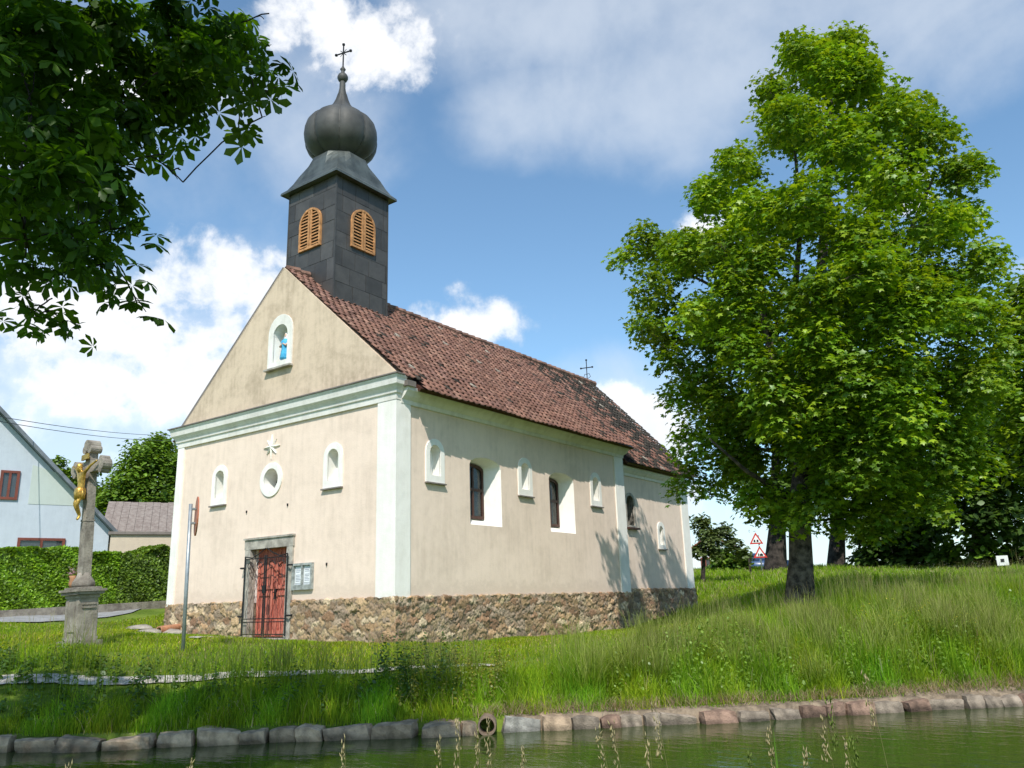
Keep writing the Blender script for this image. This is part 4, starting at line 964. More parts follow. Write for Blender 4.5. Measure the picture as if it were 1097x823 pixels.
def tree(name, label, cat, trunk, r0, blobs, n, size, tmpl, cols, lm=None, bark=None, group=None, spray=10, spread=.28, limbs=True, extra=None, shell=.55, up=.9, tr_top=.25, limb_max=.12):
    """trunk: list of points; limbs run from the trunk to each leaf mass."""
    tr = [np.array(p, float) for p in trunk]
    root = thing(name, label, cat, tuple(tr[0]), group); lm = lm or m_leaf; bark = bark or m_bark
    n_t = len(tr); rad = [r0*(1.18 if i == 0 else 1)*(1-(1-tr_top)*i/(n_t-1)) for i in range(n_t)]
    bm = bmesh.new(); tube(bm, [tuple(tr[0]-np.array([0, 0, .3]))]+[tuple(p) for p in tr], [rad[0]*1.15]+rad, 14)
    to = obj('trunk', bm, bark, root, True)
    if limbs:
        bm = bmesh.new(); net = []
        for a_, b_, ra, rb in zip(tr, tr[1:], rad, rad[1:]):
            for t_ in np.linspace(0, 1, 6): net.append((*(a_+(b_-a_)*t_), ra+(rb-ra)*t_))
        zlo = tr[0][2]+.3*(tr[-1][2]-tr[0][2]); net = [q for q in net if q[2] > min(zlo, min(float(c[2]) for c, r in blobs)-.2)] or net[-6:]
        order = sorted(blobs, key=lambda b__: math.dist(tuple(b__[0]), tuple(tr[n_t//2])))
        for c, r in order:
            c = np.array(c, float); A_ = np.array(net); dd = np.linalg.norm(A_[:, :3]-c, axis=1)+.8*np.maximum(0, A_[:, 2]-c[2]+.1); kq = int(np.argmin(dd)); q = A_[kq, :3]
            rb = min(A_[kq, 3]*.62, limb_max, .012+.03*float(dd[kq])); pts = limb_pts(q, c, .08, 6, .05); rs_ = [max(.006, rb*(1-.7*i/(len(pts)-1))) for i in range(len(pts))]
            tube(bm, pts, rs_, 6, False)
            for p, r_ in list(zip(pts, rs_))[2:]: net.append((*p, r_))
            rr_ = float(np.mean(r))
            for j in range(4 if rr_ > .22 else 1):
                e = c+rng.normal(0, .38, 3)*rr_; pp = limb_pts(pts[random.choice([4, 5, 6])], e, .06, 4, .08); tube(bm, pp, [max(.004, rs_[-1]*.7*(1-.7*i/4)) for i in range(5)], 4, False)
        obj('branches', bm, bark, root, True)
    me, P0 = crown_leaves(blobs, n, size, tmpl, cols, spray, spread, up, shell)
    link('crown', me, lm, root)
    return root
def pxblob(x, y, r, D, squash=.85):
    c = at(x, y, D); s = np.linalg.norm(c-CAM)/FPX*1.0
    R0 = r*s; return (c, (R0, R0, R0*squash))
# the big maple
TD = 18.5; tb = at(857, 652, TD); tb[2] = float(hgt(tb[0], tb[1]))
big = [(890, 75, 42), (860, 60, 26), (925, 88, 32), (960, 120, 40), (1000, 145, 36), (1028, 185, 30), (850, 130, 42), (905, 150, 50), (960, 190, 48), (795, 175, 26), (762, 208, 32), (805, 222, 38), (690, 250, 32), (730, 270, 38), (672, 275, 20), (775, 262, 34), (860, 225, 50), (925, 255, 50), (1005, 240, 40), (1035, 235, 22), (700, 312, 32), (745, 330, 40), (800, 325, 46), (870, 320, 52), (940, 340, 52), (1005, 325, 50), (1045, 330, 36), (715, 375, 26), (760, 405, 44), (830, 400, 52), (900, 405, 56), (970, 405, 54), (1030, 400, 50), (742, 470, 34), (790, 480, 46), (860, 475, 54), (930, 478, 54), (1000, 480, 50), (765, 525, 22), (812, 535, 32), (880, 530, 36), (945, 548, 34), (1005, 540, 34), (900, 560, 24), (840, 545, 28), (960, 510, 44), (1040, 500, 36), (910, 500, 46), (830, 440, 50), (770, 440, 40), (720, 430, 30), (890, 440, 56), (955, 450, 54), (1020, 450, 46), (800, 365, 44), (870, 365, 50), (930, 300, 50), (975, 300, 44), (730, 520, 24), (820, 268, 34), (785, 292, 30), (765, 360, 36), (1050, 280, 30), (1055, 385, 40), (700, 350, 26), (905, 45, 18), (835, 95, 22)]
blobs = []
ax_x = {}
for x, y, r in big:
    half = 190*math.sin(math.pi*min(1, max(.12, (y-20)/560)))**.6; off = abs(x-870)/max(half, 1); dep = math.sqrt(max(.05, 1-min(off, 1)**2))*half*TD/FPX*.85
    ks = [-.9, -.1, .8] if dep > 1.6 else ([-.6, .5] if dep > .9 else [0])
    if y > 330 and x < 800: ks = [.2, .85] if dep > 1 else [.4]
    for kk in ks: blobs.append(pxblob(x+random.uniform(-10, 10), y+random.uniform(-8, 8), r*(.9 if len(ks) == 1 else .78)*random.uniform(.85, 1.1), TD+kk*dep+random.uniform(-.3, .3)))
trunk = [tb, at(858, 600, TD), at(856, 540, TD), at(862, 480, TD), at(872, 400, TD), at(878, 320, TD), at(884, 230, TD), at(890, 140, TD), at(890, 80, TD)]
mcol = [(.18, .31, .012), (.23, .36, .015), (.12, .24, .012), (.29, .40, .018), (.14, .265, .012)]
maple = tree('maple_tree', 'tall broad leafy green maple standing right of the chapel in the meadow', 'tree', trunk, .275, blobs, 125000, .135, star_leaf(), mcol, spray=11, spread=.30, shell=.35, up=1.0, tr_top=.12)
bm = bmesh.new()
for pts, r in (([at(860, 500, TD), at(835, 420, TD-.4), at(818, 340, TD-.5), at(812, 270, TD-.3), at(815, 215, TD)], .13), ([at(868, 430, TD), at(850, 330, TD+.5), at(858, 240, TD+.6), at(850, 140, TD+.3)], .11), ([at(868, 420, TD), at(920, 340, TD+.5), at(970, 260, TD+.4), at(1000, 190, TD)], .11), ([at(858, 540, TD), at(800, 505, TD-1), at(760, 470, TD-1.6)], .07), ([at(870, 400, TD), at(790, 320, TD+.4), at(720, 285, TD+.2)], .08), ([at(875, 350, TD), at(800, 250, TD), at(765, 215, TD)], .06)):
    tube(bm, [tuple(p) for p in pts], [r*(1-.75*i/(len(pts)-1)) for i in range(len(pts))], 8)
obj('limbs', bm, m_bark, maple, True)

# horse chestnut leaning in over the photographer from the left
ct = loc2(-7.2, 1.2); ctz = float(hgt(ct[0], ct[1])); top_c = loc2(-6.2, 2.6)
cpx = [(40, 30, 60), (110, 30, 55), (180, 25, 50), (240, 40, 42), (275, 75, 26), (288, 105, 16), (245, 100, 28), (190, 95, 40), (120, 110, 55), (40, 120, 65), (60, 190, 52), (20, 210, 50), (120, 190, 40), (175, 165, 24), (190, 190, 12), (30, 265, 40), (90, 250, 42), (132, 250, 24), (120, 290, 20), (50, 305, 24), (15, 310, 20), (55, 340, 10), (30, 332, 10), (283, 22, 26), (60, 325, 20), (45, 345, 12), (70, 342, 10), (288, 118, 14), (262, 125, 18), (298, 60, 14), (305, 90, 10), (200, 175, 12), (140, 320, 12), (210, 60, 40), (150, 70, 40), (85, 150, 45), (15, 60, 55)]
blobs = []
for x, y, r in cpx:
    dens = 3 if x < 110 and y < 260 else (2 if r > 30 else 1)
    for kk in range(dens): blobs.append(pxblob(x+random.uniform(-8, 8), y+random.uniform(-8, 8), r*.80, [6.3, 7.1, 5.6][kk]+random.uniform(-.3, .4), .8))
for (u_, v_, h_, r_) in [(-5.5, 4.0, 6.0, 1.2), (-4.5, 3.2, 5.6, 1.1), (-3.4, 3.4, 5.6, 1.1), (-2.4, 3.8, 5.9, 1.0), (-1.6, 4.0, 6.0, .8), (-6.3, 2.6, 6.2, 1.3), (-7.5, 4.0, 5.5, 1.3), (-8.5, 3.0, 5.0, 1.3), (-3.5, 2.0, 5.6, 1.0), (-6.8, 5.0, 5.4, 1.1), (-9.0, 5.0, 5.0, 1.3), (-7.0, 4.6, 5.6, 1.1), (-6.0, 5.2, 6.4, 1.0), (-5.0, 5.0, 6.2, 1.0), (-4.0, 5.0, 6.2, 1.0), (-3.0, 5.2, 6.4, .9), (-2.0, 5.2, 6.4, .8), (-1.2, 5.1, 6.4, .7), (-8.0, 5.4, 6.0, 1.2), (-6.5, 4.0, 5.2, 1.0), (-1.3, 4.4, 5.6, .7)]:
    p = loc2(u_, v_); blobs.append(((p[0], p[1], CAM[2]+h_-.3), (r_, r_, r_*.7)))
ctr = [(ct[0], ct[1], ctz), (ct[0]+.1, ct[1]+.1, ctz+1.5), (*loc2(-7.0, 1.6), ctz+3), (*loc2(-6.8, 2.0), ctz+4.6), (*top_c, ctz+6.2)]
tree('chestnut_tree', 'dark leafy horse chestnut branches hanging in from the upper left corner', 'tree', ctr, .38, blobs, 9200, .128, palmate(6), [(.045, .10, .010), (.06, .125, .012), (.038, .085, .010), (.08, .15, .014)], lm=m_chest, bark=m_barkd, spray=5, spread=.24, shell=.2, up=.7, limb_max=.045)

# trees behind, each its own crown
simple = lobe_leaf()
def bgtree(label, x, base_y, D, crown, n, size, cols, r0=.3, name='broadleaf_tree', group='trees in the background', lm=None, top=None, spread=.5):
    b_ = at(x, base_y, D); b_[2] = float(hgt(b_[0], b_[1]))
    ys = min(c[1] for c in crown); t_ = [b_, at(x+2, base_y-.35*(base_y-ys), D), at(x, base_y-.6*(base_y-ys), D), at(x+1, ys+10, D)]
    bl = []
    for x_, y_, r_ in crown:
        for kk in (-.5, .5) if r_*D/FPX > .8 else (0,): bl.append(pxblob(x_, y_, r_*.93, D+kk*r_*D/FPX))
    return tree(name, label, 'tree', t_, r0, bl, n, size, simple, cols, lm=lm or m_leafd, bark=m_barkd, group=group, spray=8, spread=spread, shell=.3)
dk = [(.055, .11, .016), (.075, .14, .02), (.04, .08, .014), (.10, .17, .025)]
md_ = [(.13, .23, .02), (.17, .28, .025), (.10, .18, .018)]
bgtree('bushy green tree behind the tiled outbuilding left of the chapel', 158, 600, 62, [(158, 490, 26), (140, 515, 26), (170, 530, 30), (125, 530, 18), (150, 560, 30), (186, 500, 22), (172, 475, 14), (115, 545, 16), (195, 540, 25)], 22000, .27, md_, .4, 'broadleaf_tree')
bgtree('small rounded tree top behind the stone wayside cross', 62, 600, 70, [(62, 496, 9), (70, 510, 12), (85, 520, 14), (100, 500, 10), (100, 530, 14)], 5000, .27, md_, .3)
bgtree('thick trunked dark tree standing behind the warning signs', 831, 618, 42, [(830, 520, 40), (790, 500, 30), (870, 500, 40), (850, 440, 50), (800, 440, 40), (900, 440, 40)], 7000, .3, dk, .48, spread=.45)
bgtree('dark trunked tree just right of the big maple trunk', 896, 614, 50, [(910, 520, 40), (950, 500, 40), (890, 470, 40), (940, 440, 40), (960, 555, 30)], 8000, .34, dk, .45, spread=.5)
bgtree('dense dark tree low behind the maple right side', 960, 618, 44, [(940, 570, 26), (960, 595, 22), (975, 560, 36), (930, 598, 16), (990, 520, 40), (985, 595, 22)], 12000, .3, dk, .4, spread=.4)
bgtree('dark spreading tree at the right edge above the white box', 1050, 618, 40, [(1040, 540, 50), (1080, 500, 50), (1095, 560, 40), (1030, 480, 50), (1065, 440, 50), (1050, 590, 24), (1095, 600, 20), (1110, 450, 50)], 16000, .28, dk+md_[:1], .4, spread=.4)
bgtree('bright yellow green tree reaching in at the right edge', 1150, 640, 24, [(1085, 315, 22), (1072, 335, 20), (1100, 310, 24), (1100, 350, 42), (1085, 400, 36), (1120, 420, 50), (1075, 370, 24), (1090, 455, 34), (1140, 340, 50), (1150, 480, 60), (1090, 500, 22)], 11000, .16, mcol, .3, lm=m_leaf, spread=.32)
bgtree('light green shrub at the meadow edge right of the trunks', 1010, 616, 42, [(1005, 600, 12), (1018, 592, 12), (1000, 612, 12), (1025, 606, 10)], 1800, .22, [(.14, .24, .03), (.11, .20, .03)], .06, 'shrub', 'shrubs at the meadow edge', spread=.25)
bgtree('round green bush left of the warning signs', 785, 618, 44, [(778, 600, 16), (794, 599, 12), (770, 606, 14), (788, 608, 13)], 3500, .22, md_, .08, 'shrub', 'shrubs at the meadow edge', spread=.25)
bgtree('small airy fruit tree beside the far corner of the chapel', 752, 618, 36, [(760, 575, 14), (775, 568, 11), (750, 560, 12), (785, 582, 9), (795, 592, 8), (748, 590, 10), (765, 590, 9)], 2600, .17, [(.09, .13, .04), (.12, .16, .05)], .09, 'fruit_tree', 'trees in the background', spread=.3)
bgtree('low bushy foliage band under the dark trees', 1075, 616, 46, [(1060, 606, 12), (1085, 604, 12), (1035, 608, 10), (940, 610, 10), (910, 612, 8)], 2500, .25, dk, .06, 'shrub', 'shrubs at the meadow edge', spread=.25)

# ------------------------------------------------------------ warning signs, car, box, white house far behind
sp = at(817, 618, 40); sz = float(hgt(sp[0], sp[1])); ws = thing('warning_signs', 'two red bordered triangular warning signs stacked on one grey pole', 'road sign', (sp[0], sp[1], sz))
vx = Vector((rgt[0], rgt[1], 0)); vyv = Vector((fwd[0], fwd[1], 0))
vdir = Vector(ray(817, 590)); vdir.z = 0; vdir.normalize(); vx = Vector((-vdir.y, vdir.x, 0))*-1; vyv = vdir
topz = at(817, 572, 40)[2]
bm = bmesh.new(); tube(bm, [(sp[0], sp[1], sz-.2), (sp[0], sp[1], topz-.05)], .035, 8); obj('pole', bm, m_galv, ws, True)
m_wp = mat('sign_white', (.80, .80, .78), .5, .03); m_rd = mat('sign_border_red', (.55, .045, .03), .5, .05)
for i, (x, y) in enumerate(((814.5, 577.5), (817, 592.3))):
    c = Vector(at(817, y+1, 40)); c.x, c.y = sp[0], sp[1]; c -= vyv*.05; side = .70; c += vx*((x-817)*.046)
    tri = lambda s: [(s*math.cos(a), s*math.sin(a)) for a in (math.pi/2, math.pi*7/6, math.pi*11/6)]
    f = lambda d: (lambda a, b: c+vx*a+Vector((0, 0, b))-vyv*d)
    bm = bmesh.new(); prism(bm, tri(.36), f(0), f(.02)); pn = obj('sign_panel', bm, m_rd, ws)
    bm = bmesh.new(); prism(bm, tri(.235), f(.022), f(.028)); obj('sign_face', bm, m_wp, pn)
    bm = bmesh.new()
    if i == 0:
        for q in (-.075, .06): prism(bm, [(q-.04, -.09), (q+.04, -.09), (q+.04, -.02), (q+.02, .02), (q-.02, .02), (q-.04, -.02)], f(.03), f(.034))
    else:
        prism(bm, [(-.02, -.10), (.12, -.10), (.13, -.04), (.07, .02), (.03, .0), (-.03, -.02)], f(.03), f(.034)); prism(bm, [(-.10, -.10), (-.05, -.10), (-.055, .02), (-.09, .02)], f(.03), f(.034))
    obj('symbol', bm, m_iron, pn)
post = at(805, 622, 38); pz = float(hgt(post[0], post[1])); bm = bmesh.new(); bx(bm, post[0]-.04, post[0]+.04, post[1]-.04, post[1]+.04, pz-.2, pz+.85); prism(bm, [(-.05, -.05), (.05, -.05), (.05, .05), (-.05, .05)], lambda a, b: (post[0]+a, post[1]+b, pz+.85), lambda a, b: (post[0]+a*.4, post[1]+b*.4, pz+.9))
o = obj('wooden_post', bm, m_barkd, None); rebase(o, (post[0], post[1], pz)); tag(o, 'short dark post left of the triangular warning signs', 'post')
# car
cp = at(813, 612, 58); cz = float(hgt(cp[0], cp[1])); car = thing('parked_car', 'blue car parked behind the warning signs, half hidden by the thick trunk', 'car', (cp[0], cp[1], cz))
m_car = mat('blue_car_paint', (.05, .10, .22), .3, .04, coat=.6)
def C3(a, y, b): p = Vector((cp[0], cp[1], cz))+vx*a+vyv*y; return Vector((p.x, p.y, cz+b))
body = [(-2.1, .25), (2.1, .25), (2.15, .65), (2.0, .85), (1.2, .95), (.7, 1.38), (-.9, 1.42), (-1.7, 1.0), (-2.1, .85), (-2.18, .5)]
bm = bmesh.new(); prism(bm, body, lambda a, b: C3(a, -.8*(1 if b < 1 else .85), b), lambda a, b: C3(a, .8*(1 if b < 1 else .85), b)); bmesh.ops.bevel(bm, geom=bm.edges[:], offset=.05, segments=2); obj('body', bm, m_car, car, True)
for pts in ([(.62, .98), (1.05, .98), (.64, 1.32), (.2, 1.33), (.2, .98)], [(.12, .98), (.12, 1.33), (-.8, 1.35), (-1.35, 1.02), (-1.3, .98)]):
    bm = bmesh.new(); prism(bm, pts, lambda a, b: C3(a, -.83+.13*max(0, (b-.98)/.4), b), lambda a, b: C3(a, -.74+.13*max(0, (b-.98)/.4), b)); obj('window', bm, glass, car)
for a in (-1.3, 1.35):
    for s in (-1, 1):
        bm = bmesh.new(); prism(bm, [(a+.32*math.cos(2*math.pi*i/18), .3+.32*math.sin(2*math.pi*i/18)) for i in range(18)], lambda q, b: C3(q, s*.84, b), lambda q, b: C3(q, s*.66, b)); w_ = obj('wheel', bm, m_dark, car)
        bm = bmesh.new(); prism(bm, [(a+.19*math.cos(2*math.pi*i/14), .3+.19*math.sin(2*math.pi*i/14)) for i in range(14)], lambda q, b: C3(q, s*.86, b), lambda q, b: C3(q, s*.845, b)); obj('rim', bm, m_galv, w_)
for s in (-1, 1): bm = bmesh.new(); b0 = C3(2.12, s*.6, .68); bmesh.ops.create_icosphere(bm, subdivisions=1, radius=.12, matrix=Matrix.Translation(b0)); obj('headlight', bm, m_wp, car)
# white box on legs
bp = at(1077, 617, 36); bz = float(hgt(bp[0], bp[1])); wb = thing('white_box', 'small white box with a dark centre on thin legs at the right meadow edge', 'box', (bp[0], bp[1], bz))
vdir = Vector(ray(1077, 600)); vdir.z = 0; vdir.normalize(); wx = Vector((vdir.y, -vdir.x, 0))
def B3(a, y, b): p = Vector((bp[0], bp[1], 0))+wx*a+vdir*y; return Vector((p.x, p.y, bz+b))
bm = bmesh.new(); prism(bm, [(-.19, .32), (.19, .32), (.19, .68), (-.19, .68)], lambda a, b: B3(a, -.1, b), lambda a, b: B3(a, .1, b)); obj('panel', bm, m_wp, wb)
bm = bmesh.new(); prism(bm, [(-.06, .44), (.06, .44), (.06, .56), (-.06, .56)], lambda a, b: B3(a, -.108, b), lambda a, b: B3(a, -.102, b)); obj('painted_opening', bm, m_dark, wb)  # near-black plate paints the shade of an opening on the solid box
for s in (-.15, .15): bm = bmesh.new(); tube(bm, [B3(s*1.25, 0, -.1), B3(s, 0, .33)], .018, 5); obj('leg', bm, m_galv, wb)

def gable_house(name, label, p0, px_, py_, w, d, h_e, h_r, wallm, roofm, z, wins=(), group=None):
    """p0 front-left corner xy; px_ unit along the front gable, py_ unit going back; wins (x0,x1,z0,z1)."""
    root = thing(name, label, 'house', (p0[0], p0[1], z), group)
    P = lambda a, y, b: (p0[0]+px_[0]*a+py_[0]*y, p0[1]+px_[1]*a+py_[1]*y, z+b)
    bm = bmesh.new(); prism(bm, [(0, -.5), (w, -.5), (w, h_e), (w/2, h_r), (0, h_e)], lambda a, b: P(a, 0, b), lambda a, b: P(a, d, b)); obj('wall', bm, wallm, root)
    sl_ = (h_r-h_e)/(w/2); o_ = .35
    bm = bmesh.new()
    for s in (0, 1):
        X = (lambda a: a) if s == 0 else (lambda a: w-a)
        prism(bm, [(X(-o_), h_e-o_*sl_+.02), (w/2, h_r+.02), (w/2, h_r+.2), (X(-o_), h_e-o_*sl_+.18)], lambda a, b: P(a, -.35, b), lambda a, b: P(a, d+.35, b))
    obj('roof', bm, roofm, root)
    for (x0, x1, z0_, z1_) in wins:
        bm = bmesh.new(); t_ = .09; ring(bm, [(x0, z0_), (x1, z0_), (x1, z1_), (x0, z1_)], [(x0+t_, z0_+t_), (x1-t_, z0_+t_), (x1-t_, z1_-t_), (x0+t_, z1_-t_)], lambda a, b: P(a, -.06, b), lambda a, b: P(a, .02, b))
        xm = (x0+x1)/2; prism(bm, [(xm-.04, z0_+t_), (xm+.04, z0_+t_), (xm+.04, z1_-t_), (xm-.04, z1_-t_)], lambda a, b: P(a, -.055, b), lambda a, b: P(a, .0, b)); wf = obj('window', bm, m_redwin, root)
        bm = bmesh.new(); prism(bm, [(x0+t_, z0_+t_), (x1-t_, z0_+t_), (x1-t_, z1_-t_), (x0+t_, z1_-t_)], lambda a, b: P(a, -.02, b), lambda a, b: P(a, -.01, b)); obj('pane', bm, glass, wf)
    return root, P
m_redwin = mat('red_brown_window', (.20, .06, .04), .5, .1)
m_bluew = plaster('pale_blue_plaster', (.52, .57, .62), (.40, .44, .49), .6); m_greyroof = mat('grey_roof_sheet', (.17, .19, .21), .5, .15, 3)
# big pale house at the left: gable end faces the lane
A = at(118, 560, 34); rp = at(-8, 440, 34); zb = float(hgt(A[0], A[1])); er = at(118, 568, 34)
vd = Vector(ray(60, 560)); vd.z = 0; vd.normalize(); hx = np.array([vd.y, -vd.x]); ca, sa = math.cos(.12), math.sin(.12); hx = np.array([hx[0]*ca-hx[1]*sa, hx[0]*sa+hx[1]*ca]); hy = np.array([-hx[1], hx[0]])
if hy[0]*vd.x+hy[1]*vd.y < 0: hy = -hy
half = abs(float(np.dot(A[:2]-rp[:2], hx))); w_ = 2*half; p0 = A[:2]-hx*w_
he, hr = float(er[2]-zb), float(rp[2]-zb)
def wx_at(x, y):                                       # position on the facade plane of a direction
    v = ray(x, y); n_ = hy; t_ = float(np.dot(A[:2]-CAM[:2], n_)/np.dot(v[:2], n_)); p = CAM+v*t_; return float(np.dot(p[:2]-p0, hx)), float(p[2]-zb)
def wrect(x0, y0, x1, y1): a, b_ = wx_at(x0, y1); c, d_ = wx_at(x1, y0); return (a, c, b_, d_)
house, HP = gable_house('blue_house', 'pale blue plastered house with dark roof edge behind the hedge at far left', p0, hx, hy, w_, 11, he, hr, m_bluew, m_greyroof, zb, [wrect(-3, 505, 22, 535), wrect(16, 577, 70, 600)])
a0, b0 = wx_at(30, 540); a1, b1 = wx_at(78, 508)
bm = bmesh.new(); prism(bm, [(a0, b0), (a1+.8, b0), (a1-.3, b1-.05), (a0, b1+.25)], lambda a, b: HP(a, -.012, b), lambda a, b: HP(a, .005, b)); obj('green_render_patch', bm, plaster('pale_green_plaster', (.51, .565, .52), (.43, .47, .42), .5), house)
# tiled outbuilding
m_oldtile = mat('old_grey_tiles', (.30, .255, .22), .9, .3, 6, .03, 12, col2=(.19, .15, .13)); m_cream = plaster('cream_plaster', (.60, .50, .38), (.45, .38, .30), .5)
ob0 = at(104, 600, 36); ob1 = at(240, 600, 36); zb = float(hgt(ob0[0], ob0[1])); ex = (ob1-ob0)[:2]; wl = float(np.linalg.norm(ex)); ex /= wl; ey = np.array([-ex[1], ex[0]]); 
if ey[0]*vd.x+ey[1]*vd.y < 0: ey = -ey
ze_ = at(150, 575, 36)[2]-zb; zr_ = at(150, 541, 40)[2]-zb
ob = thing('outbuilding', 'low cream outbuilding with weathered grey brown tiled roof behind the hedge', 'outbuilding', (ob0[0], ob0[1], zb))
OP = lambda a, y, b: (ob0[0]+ex[0]*a+ey[0]*y, ob0[1]+ex[1]*a+ey[1]*y, zb+b)
bm = bmesh.new(); prism(bm, [(0, -.5), (7, -.5), (7, ze_), (3.5, zr_-.12), (0, ze_)], lambda y, b: OP(.3, y, b), lambda y, b: OP(wl, y, b)); obj('wall', bm, m_cream, ob)
bm = bmesh.new()
nr_ = 13
for r in range(nr_):                                   # lapped courses
    t0, t1 = r/nr_, (r+1)/nr_; y0, y1 = -.3+3.8*t0, -.3+3.8*t1; b0, b1 = ze_-.12+(zr_-ze_+.12)*t0, ze_-.12+(zr_-ze_+.12)*t1
    q = 0
    while q < wl:
        w1 = .3; j = random.uniform(-.015, .02); v = [bm.verts.new(OP(*c)) for c in ((q, y0, b0+.03+j), (q+w1-.01, y0, b0+.03+j), (q+w1-.01, y1, b1+.05+j), (q, y1, b1+.05+j), (q, y0, b0-.02), (q+w1-.01, y0, b0-.02))]
        bm.faces.new(v[:4]); bm.faces.new([v[0], v[4], v[5], v[1]]); q += w1
prism(bm, [(3.5, zr_), (3.5, zr_-.15), (7.3, ze_-.2), (7.3, ze_-.05)], lambda y, b: OP(0, y, b), lambda y, b: OP(wl, y, b))
rf = obj('roof', bm, m_oldtile, ob)
bm = bmesh.new(); ch = OP(5.0, 3.2, zr_); bx(bm, ch[0]-.12, ch[0]+.12, ch[1]-.12, ch[1]+.12, ch[2]-.3, ch[2]+.55); obj('chimney', bm, m_cream, rf)
# lower wall in front of it with dark coping
g0, g1 = at(116, 600, 31), at(215, 600, 31); gt = at(150, 573, 31)[2]
gw = thing('garden_wall', 'cream garden wall with dark coping between the hedge and the tiled outbuilding', 'wall', (g0[0], g0[1], float(hgt(g0[0], g0[1]))))
gd = (g1-g0)[:2]; gl = float(np.linalg.norm(gd)); gd /= gl; gn = np.array([-gd[1], gd[0]]); GP = lambda a, y, b: (g0[0]+gd[0]*a+gn[0]*y, g0[1]+gd[1]*a+gn[1]*y, b)
bm = bmesh.new(); prism(bm, [(0, -.6), (gl, -.6), (gl, gt), (0, gt)], lambda a, b: GP(a, 0, b), lambda a, b: GP(a, .3, b)); obj('wall', bm, m_cream, gw)
bm = bmesh.new(); prism(bm, [(-.08, gt+.005), (gl, gt+.005), (gl, gt+.1), (-.08, gt+.1)], lambda a, b: GP(a, -.08, b), lambda a, b: GP(a, .38, b)); obj('coping', bm, m_sill, gw)

# ------------------------------------------------------------ hedge and its low wall
h0, h1 = at(-120, 655, 24.5)[:2], at(188, 651, 28.5)[:2]; hd = h1-h0; hl = float(np.linalg.norm(hd)); hd /= hl; hn = np.array([-hd[1], hd[0]])
if np.dot(hn, fwd) < 0: hn = -hn
def hedge(name, label, a, b, top, thick, cols, n, wob):
    root = thing(name, label, 'hedge', (*(h0+hd*a), float(hgt(*(h0+hd*a)))))
    m_ = int((b-a)/.25)+1; bm = bmesh.new()
    for i in range(m_):
        pass
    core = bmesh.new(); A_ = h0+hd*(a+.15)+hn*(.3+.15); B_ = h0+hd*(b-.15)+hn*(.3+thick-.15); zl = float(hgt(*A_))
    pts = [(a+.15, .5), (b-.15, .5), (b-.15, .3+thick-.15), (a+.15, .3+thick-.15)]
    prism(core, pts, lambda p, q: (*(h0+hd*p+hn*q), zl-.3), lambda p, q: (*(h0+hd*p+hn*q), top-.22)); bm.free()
    obj('dark_core', core, mat('hedge_core', (.012, .022, .006), .95), root)  # opaque near-black block; its colour stands for the shade inside the hedge
    u_ = rng.uniform(a, b, n); side = rng.random(n); t_ = rng.uniform(0, 1, n)
    wobv = wob*(np.sin(u_*1.9)*.5+np.sin(u_*4.3+1)*.3+np.sin(u_*9+2)*.2)
    q = np.where(side < .58, .3+rng.exponential(.05, n)+.06*np.sin(u_*3+t_*5), np.where(side < .92, .3+t_*thick, .3+thick)); z_ = np.where(side < .58, zl-.1+t_*(top-zl+.1+wobv), np.where(side < .92, top+wobv-rng.exponential(.06, n), zl+t_*(top-zl)))
    nr = np.where((side < .58)[:, None], np.r_[-hn, .45][None], np.array([[0, 0, 1.]]))+rng.normal(0, .45, (n, 3))
    P = np.c_[h0[0]+hd[0]*u_+hn[0]*q, h0[1]+hd[1]*u_+hn[1]*q, z_]
    cl = np.array(cols)[rng.integers(0, len(cols), n)]*rng.uniform(.6, 1.3, (n, 1))*(1+.25*np.sin(u_*5+z_*7))[:, None]
    V, F, L, C = stamp(simple[0], simple[1], P, frames(nr, rng.uniform(0, 6.28, n), rng.uniform(.06, .12, n)), cl)
    link('foliage', np_mesh('foliage', V, F, L, C), m_leafd, root)
tz_ = at(60, 586, 26)[2]
iu = float(np.dot(at(128, 651, 27.5)[:2]-h0, hd))
hedge('hedge', 'long clipped bright green hedge along the road at the left', 0, iu, tz_, 1.2, [(.19, .34, .014), (.15, .28, .012), (.24, .39, .02)], 34000, .09)
hedge('shrub_row', 'looser lighter green shrubs between the clipped hedge and the chapel', iu+.02, hl+1.5, tz_-.05, 1.2, [(.16, .26, .025), (.20, .30, .035), (.11, .19, .022)], 15000, .35)
bm = bmesh.new(); prism(bm, [(-2, 0), (hl+1.5, 0), (hl+1.5, .28), (-2, .28)], lambda p, q: (*(h0+hd*p+hn*q), float(hgt(*(h0+hd*p)))-.3), lambda p, q: (*(h0+hd*p+hn*q), float(hgt(*(h0+hd*p)))+.26)); bmesh.ops.bevel(bm, geom=bm.edges[:], offset=.02, segments=1)
o = obj('low_wall', bm, m_sand, None); rebase(o, (*h0, float(hgt(*h0)))); tag(o, 'low grey stone wall at the foot of the clipped hedge', 'wall')

# power lines
for i, (p, q) in enumerate((((-20, 443, 30), (230, 464, 60)), ((-20, 448, 30), (230, 470, 60)))):
    a_, b_ = at(*p), at(*q); bm = bmesh.new(); tube(bm, [tuple(a_+(b_-a_)*t-np.array([0, 0, 1.6*t*(1-t)])) for t in np.linspace(0, 1, 15)], .012, 5)
    o = obj('power_line', bm, m_iron, None); tag(o, ['upper thin overhead wire above the blue house roof', 'lower thin overhead wire above the blue house roof'][i], 'wire')

